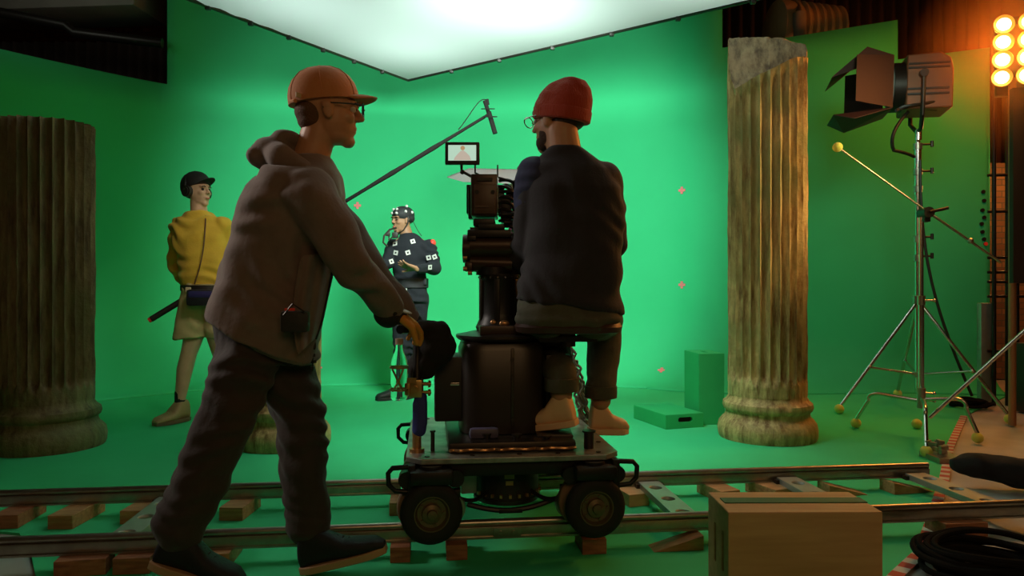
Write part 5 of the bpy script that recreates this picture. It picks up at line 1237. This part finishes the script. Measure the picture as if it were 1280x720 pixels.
FAN = mat('navy_pouch', (.030, .024, .12), .6, bump=.1, bscale=60)
m = MB(); m.box(Y(252, 372, -.175), (.19, .085, .115), bev=.022); fp = m.build('waist_pouch', mat('black_nylon', (.014, .013, .018), .6), sp)
m = MB(); m.box(Y(253, 368, -.186), (.175, .075, .05), bev=.018); m.build('pouch_flap', FAN, fp)
m = MB(); cc = Y(257, 360); m.lathe([(.98, -.02), (1.0, -.018), (1.0, .018), (.98, .02)], 40, Matrix.Translation(cc) @ Matrix.Diagonal((.175, .142, 1, 1)), closed=True); m.build('belt', BLACKP, sp)
m = MB(); m.box(Y(236, 362, -.13), (.04, .03, .035), bev=.006); m.build('white_clip', mat('pale_clip', (.6, .5, .3), .6), sp)
m = MB(); m.tube([Y(257, 270, -.07)]+bez(Y(257, 275, -.10), Y(256, 300, -.18), Y(254, 325, -.17), Y(243, 355, -.17), 14), .0045, 6); m.build('headphone_cable', mat('brown_cable', (.12, .05, .02), .6), sp)
BCAP = mat('black_cap', (.012, .011, .010), .8, bump=.1, bscale=100)
cap(sp, HM @ RY(-.20), 1.05, BCAP, droop=-.006)
m = MB(HM @ Matrix.Scale(1.0, 4))
m.tube([(-.02+.0*k, .094*math.cos(t), .01+.135*math.sin(t)) for k, t in enumerate([PI*k/20 for k in range(21)])], .008, 8)
for y in (-1, 1): m.cyl((-.008, y*.072, -.004), (-.008, y*.104, -.004), .040, seg=28); m.cyl((-.008, y*.104, -.004), (-.008, y*.112, -.004), .030, seg=28)
hp_ = m.build('headphones', BLACKP, sp)
m = MB(HM); m.cyl((-.008, -.112, .01), (-.008, -.115, .01), .006); m.cyl((-.008, .112, .01), (-.008, .115, .01), .006); m.build('silver_dot', CHROME, hp_)
m = MB(HM); m.ell((-.032, 0, .0), (.078, .074, .05)); m.build('hair', HAIRM, sp, voxel=.006)
for y in (-1, 1): MB(HM).ell((0.080, y*0.030, 0.009), 0.0100).build('eye', mat('dark_eye', (.05, .03, .02), .3), sp)
m = MB(HM)
for y in (-1, 1): m.tube([(0.090, y*.014, .026), (0.095, y*.028, .030), (0.086, y*.044, .025)], 0.0038, 6)
m.build('eyebrows', HAIRM, sp)
m = MB(HM); m.ell((.094, 0, -.056), (.006, .02, .008)); m.build('lips', mat('lips', (.45, .14, .10), .5), sp)
BOOT = mat('tan_boot', (.36, .24, .11), .7, bump=.15, bscale=60); SOCK = mat('black_sock', (.012, .012, .012), .9)
for A, fw in ((A1, (-.42, -.85, 0)), (A2, (.35, -.9, 0))):
    m = MB(); m.limb([A+Vector((0, 0, .05)), Vector((A.x, A.y, .11))], [.037, .036]); m.build('sock', SOCK, sp)
    fv = Vector(fw).normalized(); shoe(sp, Vector((A.x, A.y, 0.002))-fv*.07, fw, (0, 0, 1), .28, BOOT, mat('brown_sole', (.16, .10, .05), .7), name='boot', ankle=.15, W=.060, lacem=mat('tan_lace', (.5, .36, .18), .7))
# boom pole with microphone
a = P(189, 399, 5.12); b = P(606, 146, 5.75)
bm = thing('boom_pole', 'long black boom pole with a microphone at its tip, crossing behind the walking person', 'boom pole', a)
u = (b-a); 
m = MB(); m.cyl(a, b, .016, .012, seg=16); m.limb([a+u*t for t in (.62, .70, .74, .83, .86, .90)], [.014, .019, .015, .019, .015, .013], seg=10); m.build('pole', MATTE, bm)
m = MB(); m.cyl(a-u*.006, a+u*.010, .018); m.build('red_end_cap', RED, bm)
m = MB(); m.cyl(a, a+u*.10, .021); m.build('grip_sleeve', BLACKP, bm)
m = MB(); m.cyl(P(606, 126, 5.75), P(619, 167, 5.75), .017, .014, seg=18); m.cyl(P(611, 140, 5.75), P(619, 167, 5.75), .019, seg=18); m.cyl(P(609, 124, 5.75), P(610, 131, 5.75), .012); mic = m.build('microphone', MATTE, bm)
m = MB()
for px, py in ((610, 136), (613, 146)): m.tube([P(px, py, 5.75)+Vector((.052*math.cos(t), .052*math.sin(t), .014*math.sin(t))) for t in [2*PI*k/20 for k in range(20)]], .004, 6, closed=True)
m.cyl(b, P(611, 142, 5.75), .010); m.build('shock_mount', MATTE, mic)
m = MB(); m.tube(bez(P(608, 125, 5.75), P(598, 120, 5.72), P(590, 142, 5.7), P(573, 162, 5.68)), .004, 6); m.build('mic_cable', MATTE, mic)

# ---- motion capture actor
DA = 6.30
def Aa(px, py, dd=0.0): return P(px, py, DA+dd)
ac = thing('person', 'person in black motion capture suit with square markers and helmet, gesturing with both hands', 'person', Aa(512, 497))
HM = frame(Aa(503, 276), (-0.70, -0.70, -.03), (0, 0, 1))
m = MB(); add_head(m, HM, .98); m.limb([Aa(505, 284), Aa(510, 300)], [.054, .058])
m.loft([(Aa(511, 368), (.14, 0, 0), (0, .10, 0)), (Aa(512, 340), (.12, 0, 0), (0, .09, 0)), (Aa(513, 315), (.14, 0, 0), (0, .10, 0)), (Aa(513, 302), (.15, 0, 0), (0, .08, 0)), (Aa(511, 294), (.06, 0, 0), (0, .05, 0))], 24)
S1, E1, W1 = Aa(492, 307), Aa(484, 330, -.08), Aa(469, 337, -.22)
S2, E2, W2 = Aa(536, 308), Aa(543, 335, -.05), Aa(521, 336, -.26)
m.limb([S1, E1, W1], [.045, .038, .026]); m.limb([S2, E2, W2], [.045, .038, .026])
L1 = [Aa(502, 372), Aa(502, 428), Aa(499, 485)]; L2 = [Aa(522, 372), Aa(521, 428, .05), Aa(516, 484, .10)]
m.limb(L1, [.085, .058, .04]); m.limb(L2, [.085, .058, .04])
add_hand(m, W2, (-.85, -.30, .22), (.1, -.4, -.95), L=.185, curl=.18, thumb=-1, spread=.28, tcurl=-.3); add_hand(m, W1, (-.9, -.2, .3), (.1, -.3, -.95), L=.18, curl=.2, thumb=1, spread=.25)
m.build('body', mat('tan_skin', (.27, .14, .075), .6), ac, voxel=.006, relax=2)
SUIT = mat('mocap_suit_black', (.007, .009, .013), .95, bump=.15, bscale=90)
def ta(px, py, hx, hy): return (Aa(px, py), (hx/FPX*DA, 0, 0), (0, hy, 0))
m = MB(); m.loft([ta(512, 377, 23, .13), ta(512, 360, 22, .125), ta(512, 345, 20, .118), ta(513, 325, 22, .125), ta(514, 308, 25, .115), ta(512, 297, 14, .08), ta(509, 291, 8.5, .06)], 30, 2.3)
m.limb([S1, S1.lerp(E1, .5), E1, W1.lerp(E1, .12)], [.062, .056, .050, .038]); m.limb([S2, S2.lerp(E2, .5), E2, W2.lerp(E2, .12)], [.066, .062, .060, .040])
m.limb([L1[0], L1[1], Aa(500, 470)], [.098, .076, .058]); m.limb([L2[0], L2[1], Aa(518, 470, .09)], [.098, .076, .058])
su = m.build('suit', SUIT, ac, voxel=.008, relax=5, fold=(0.0152, folds(10, 31)))
MK_W = mat('marker_white', (.5, .52, .48), .6); MK_K = mat('marker_black', (.02, .02, .02), .6)
from mathutils.bvhtree import BVHTree
def project_markers(obj, lst, size=.039):
    """small square patches lying on the suit where the suit shows them"""
    dg = bpy.context.evaluated_depsgraph_get(); bv = BVHTree.FromObject(obj, dg); org = ORG[obj.name]
    for px, py, a in lst:
        o = Vector((0, 0, CH))-org; d = (P(px, py, 6)-Vector((0, 0, CH))).normalized(); loc, nrm, i, dist = bv.ray_cast(o, d)
        if loc is None: continue
        c = loc+org; nn = (nrm*0.75-d*.25).normalized(); x = Vector((0, 0, 1)).cross(nn).normalized(); M = frame(c+nn*.005, x, nn) @ Matrix.Rotation(a, 4, 'Z')
        q = MB(M); q.box((0, 0, 0), (size, size, .004)); w_ = q.build('square_marker', MK_W, obj, smooth=False); q = MB(M); q.box((0, 0, .0015), (size*.42, size*.42, .003)); q.build('marker_centre', MK_K, w_, smooth=False)
project_markers(su, [(516, 302, .3), (510, 316, .3), (495, 316, -.2), (494, 305, .2), (489, 327, .3), (536, 322, .2), (537, 334, .1), (543, 321, .4), (506, 360, 0), (495, 359, 0), (526, 293, .6), (540, 345, .2)])
m = MB(); m.ell(Aa(541, 304, -.01), (.028, .045, .035)); m.build('red_shoulder_patch', RED, su)
m = MB(); m.lathe([(.97, -.05), (1, -.045), (1, .03), (.97, .035)], 40, Matrix.Translation(Aa(512, 353)) @ Matrix.Diagonal((.165, .137, 1, 1)), closed=True); m.box(Aa(530, 352, -.05), (.05, .07, .06), bev=.01); m.build('utility_belt', mat('belt_black', (.010, .011, .014), .6), ac)
HEL = mat('helmet_black', (.012, .013, .015), .7)
m = MB(HM); m.ell((-.012, 0, .052), (.106, .086, .078)); m.ell((-.04, 0, .02), (.074, .084, .05)); hl = m.build('helmet', HEL, ac, voxel=.006)
project = [(.055, -.05, .10), (.07, .02, .095), (.09, .04, .06), (.0, -.06, .115), (-.02, .04, .125), (.085, -.03, .065), (-.05, .075, .07), (.02, .078, .075)]
m = MB(HM)
for x, y, z in project: m.ell((x, y, z), (.013, .013, .013))
m.build('helmet_marker', MK_W, hl)
m = MB(HM)
for y in (-1, 1): m.tube([(.0, y*.085, .03), (.005, y*.083, -.03), (.03, y*.055, -.085), (.045, 0, -.115)], .006, 6)
m.build('chin_strap', BLACKP, hl)
m = MB(); m.tube([Aa(514, 272, -.02), Aa(522, 288, 0), Aa(527, 295)], .003, 6); m.tube([Aa(495, 285, -.13), Aa(487, 287, -.25), Aa(480, 295, -.30), Aa(479, 303, -.30), Aa(484, 308, -.28)], .008, 8); m.tube([Aa(495, 288, -.12), Aa(490, 297, -.2), Aa(486, 300, -.26), Aa(487, 287, -.25)], .006, 8); m.box(Aa(494, 294, -.16), (.05, .05, .05), bev=.01); m.box(Aa(485, 293, -.27), (.03, .04, .03), bev=.005)
m.build('face_camera_arm', BLACKP, hl)
for y in (-1, 1): MB(HM).ell((0.080, y*0.030, 0.009), 0.0100).build('eye', MATS['dark_eye'], ac)
m = MB(HM); m.ell((.094, 0, -.056), (.006, .02, .008)); m.build('lips', MATS['lips'], ac)
m = MB(HM)
for y in (-1, 1): m.tube([(0.090, y*.014, .026), (0.095, y*.028, .030), (0.086, y*.044, .025)], 0.0038, 6)
m.build('eyebrows', HAIRM, ac)
BS = mat('black_shoe', (.012, .012, .014), .6)
shoe(ac, Vector((L1[2].x+.03, L1[2].y+.03, .002)), (-.72, -.55, 0), (0, 0, 1), .26, BS, BS, ankle=.10); shoe(ac, Vector((L2[2].x+.02, L2[2].y+.05, .002)), (-.35, -.8, 0), (0, 0, 1), .26, BS, BS, ankle=.10)

# ---- person hidden behind the camera
DB = 3.62
def Bb(px, py, dd=0.0): return P(px, py, DB+dd)
bp_ = thing('person', 'person mostly hidden behind the film camera, only hair, cheek and a pink sleeve showing', 'person', Bb(668, 577))
HM = frame(Bb(660, 234), (-.9, .35, 0), (0, 0, 1))
m = MB(); add_head(m, HM, .98); m.limb([Bb(661, 245), Bb(663, 275)], [.052, .055])
m.loft([(Bb(672, 400), (.14, 0, 0), (0, .10, 0)), (Bb(672, 350), (.12, 0, 0), (0, .09, 0)), (Bb(670, 300), (.14, 0, 0), (0, .09, 0)), (Bb(667, 278), (.10, 0, 0), (0, .07, 0)), (Bb(665, 270), (.05, 0, 0), (0, .05, 0))], 24)
m.limb([Bb(648, 285), Bb(646, 325), Bb(648, 275, -.15)], [.045, .038, .028]); m.limb([Bb(695, 285), Bb(700, 335), Bb(690, 380)], [.045, .038, .028])
add_hand(m, Bb(650, 272, -.17), (-.1, .2, .95), (.3, -.9, .1), L=.17, curl=.35, thumb=1); add_hand(m, Bb(690, 380), (-.1, 0, -.95), (.9, 0, 0), L=.17, curl=.4)
P1, P2 = Bb(660, 400), Bb(684, 400)
m.limb([P1, Vector((P1.x, DB, .48)), Vector((P1.x, DB, .09))], [.08, .056, .04]); m.limb([P2, Vector((P2.x, DB, .48)), Vector((P2.x, DB, .09))], [.08, .056, .04])
m.build('body', SKIN2, bp_, voxel=.007, relax=2)
PNK = mat('pink_top', (.42, .08, .20), .8, bump=.1, bscale=60)
m = MB(); m.loft([(Bb(672, 395), (.155, 0, 0), (0, .12, 0)), (Bb(672, 350), (.135, 0, 0), (0, .11, 0)), (Bb(670, 305), (.155, 0, 0), (0, .11, 0)), (Bb(667, 280), (.11, 0, 0), (0, .09, 0)), (Bb(665, 271), (.06, 0, 0), (0, .06, 0))], 28)
m.limb([Bb(650, 287), Bb(646, 325), Bb(647, 292, -.10)], [.06, .055, .045]); m.limb([Bb(692, 287), Bb(699, 332), Bb(691, 372)], [.06, .052, .042]); m.build('top', PNK, bp_, voxel=.009, relax=5, fold=(0.0095, folds(9, 41)))
m = MB(); m.limb([P1, Vector((P1.x, DB, .48)), Vector((P1.x, DB, .12))], [.10, .08, .068]); m.limb([P2, Vector((P2.x, DB, .48)), Vector((P2.x, DB, .12))], [.10, .08, .068]); m.build('trousers', TROU, bp_, voxel=.01, relax=4)
m = MB(HM); m.ell((-.025, 0, .045), (.098, .090, .088)); m.ell((-.05, 0, -.02), (.075, .085, .08)); m.build('hair', mat('brown_hair', (.12, .06, .03), .7, bump=.5, bscale=150), bp_, voxel=.008, fold=(.006, crinkle(30)))
for p_ in (P1, P2): shoe(bp_, Vector((p_.x+.04, DB+.02, .002)), (-.9, -.2, 0), (0, 0, 1), .25, BS, BS, ankle=.10)
split_pieces(['face_camera_arm', 'valve_knob', 'vent_fin', 'collar', 'tie_clip', 'rivet_row', 'knob', 'eyebrows', 'rear_socket', 'end_clamp', 'bolt_ring', 'deck_bolt', 'helmet_marker', 'silver_dot', 'under_frame_x', 'indicator_light_cover', 'hanging_rod', 'latch', 'hanging_cord_x', 'headphones_x', 'shock_mount_x'])
REN = {'eyebrows': 'eyebrow', 'rivet_row': 'rivet', 'bolt_ring': 'bolt'}
for o in bpy.data.objects:
    b_ = o.name.split('.')[0]
    if b_ in REN: o.name = REN[b_]
for o in list(bpy.data.meshes):
    if o.users == 0: bpy.data.meshes.remove(o)
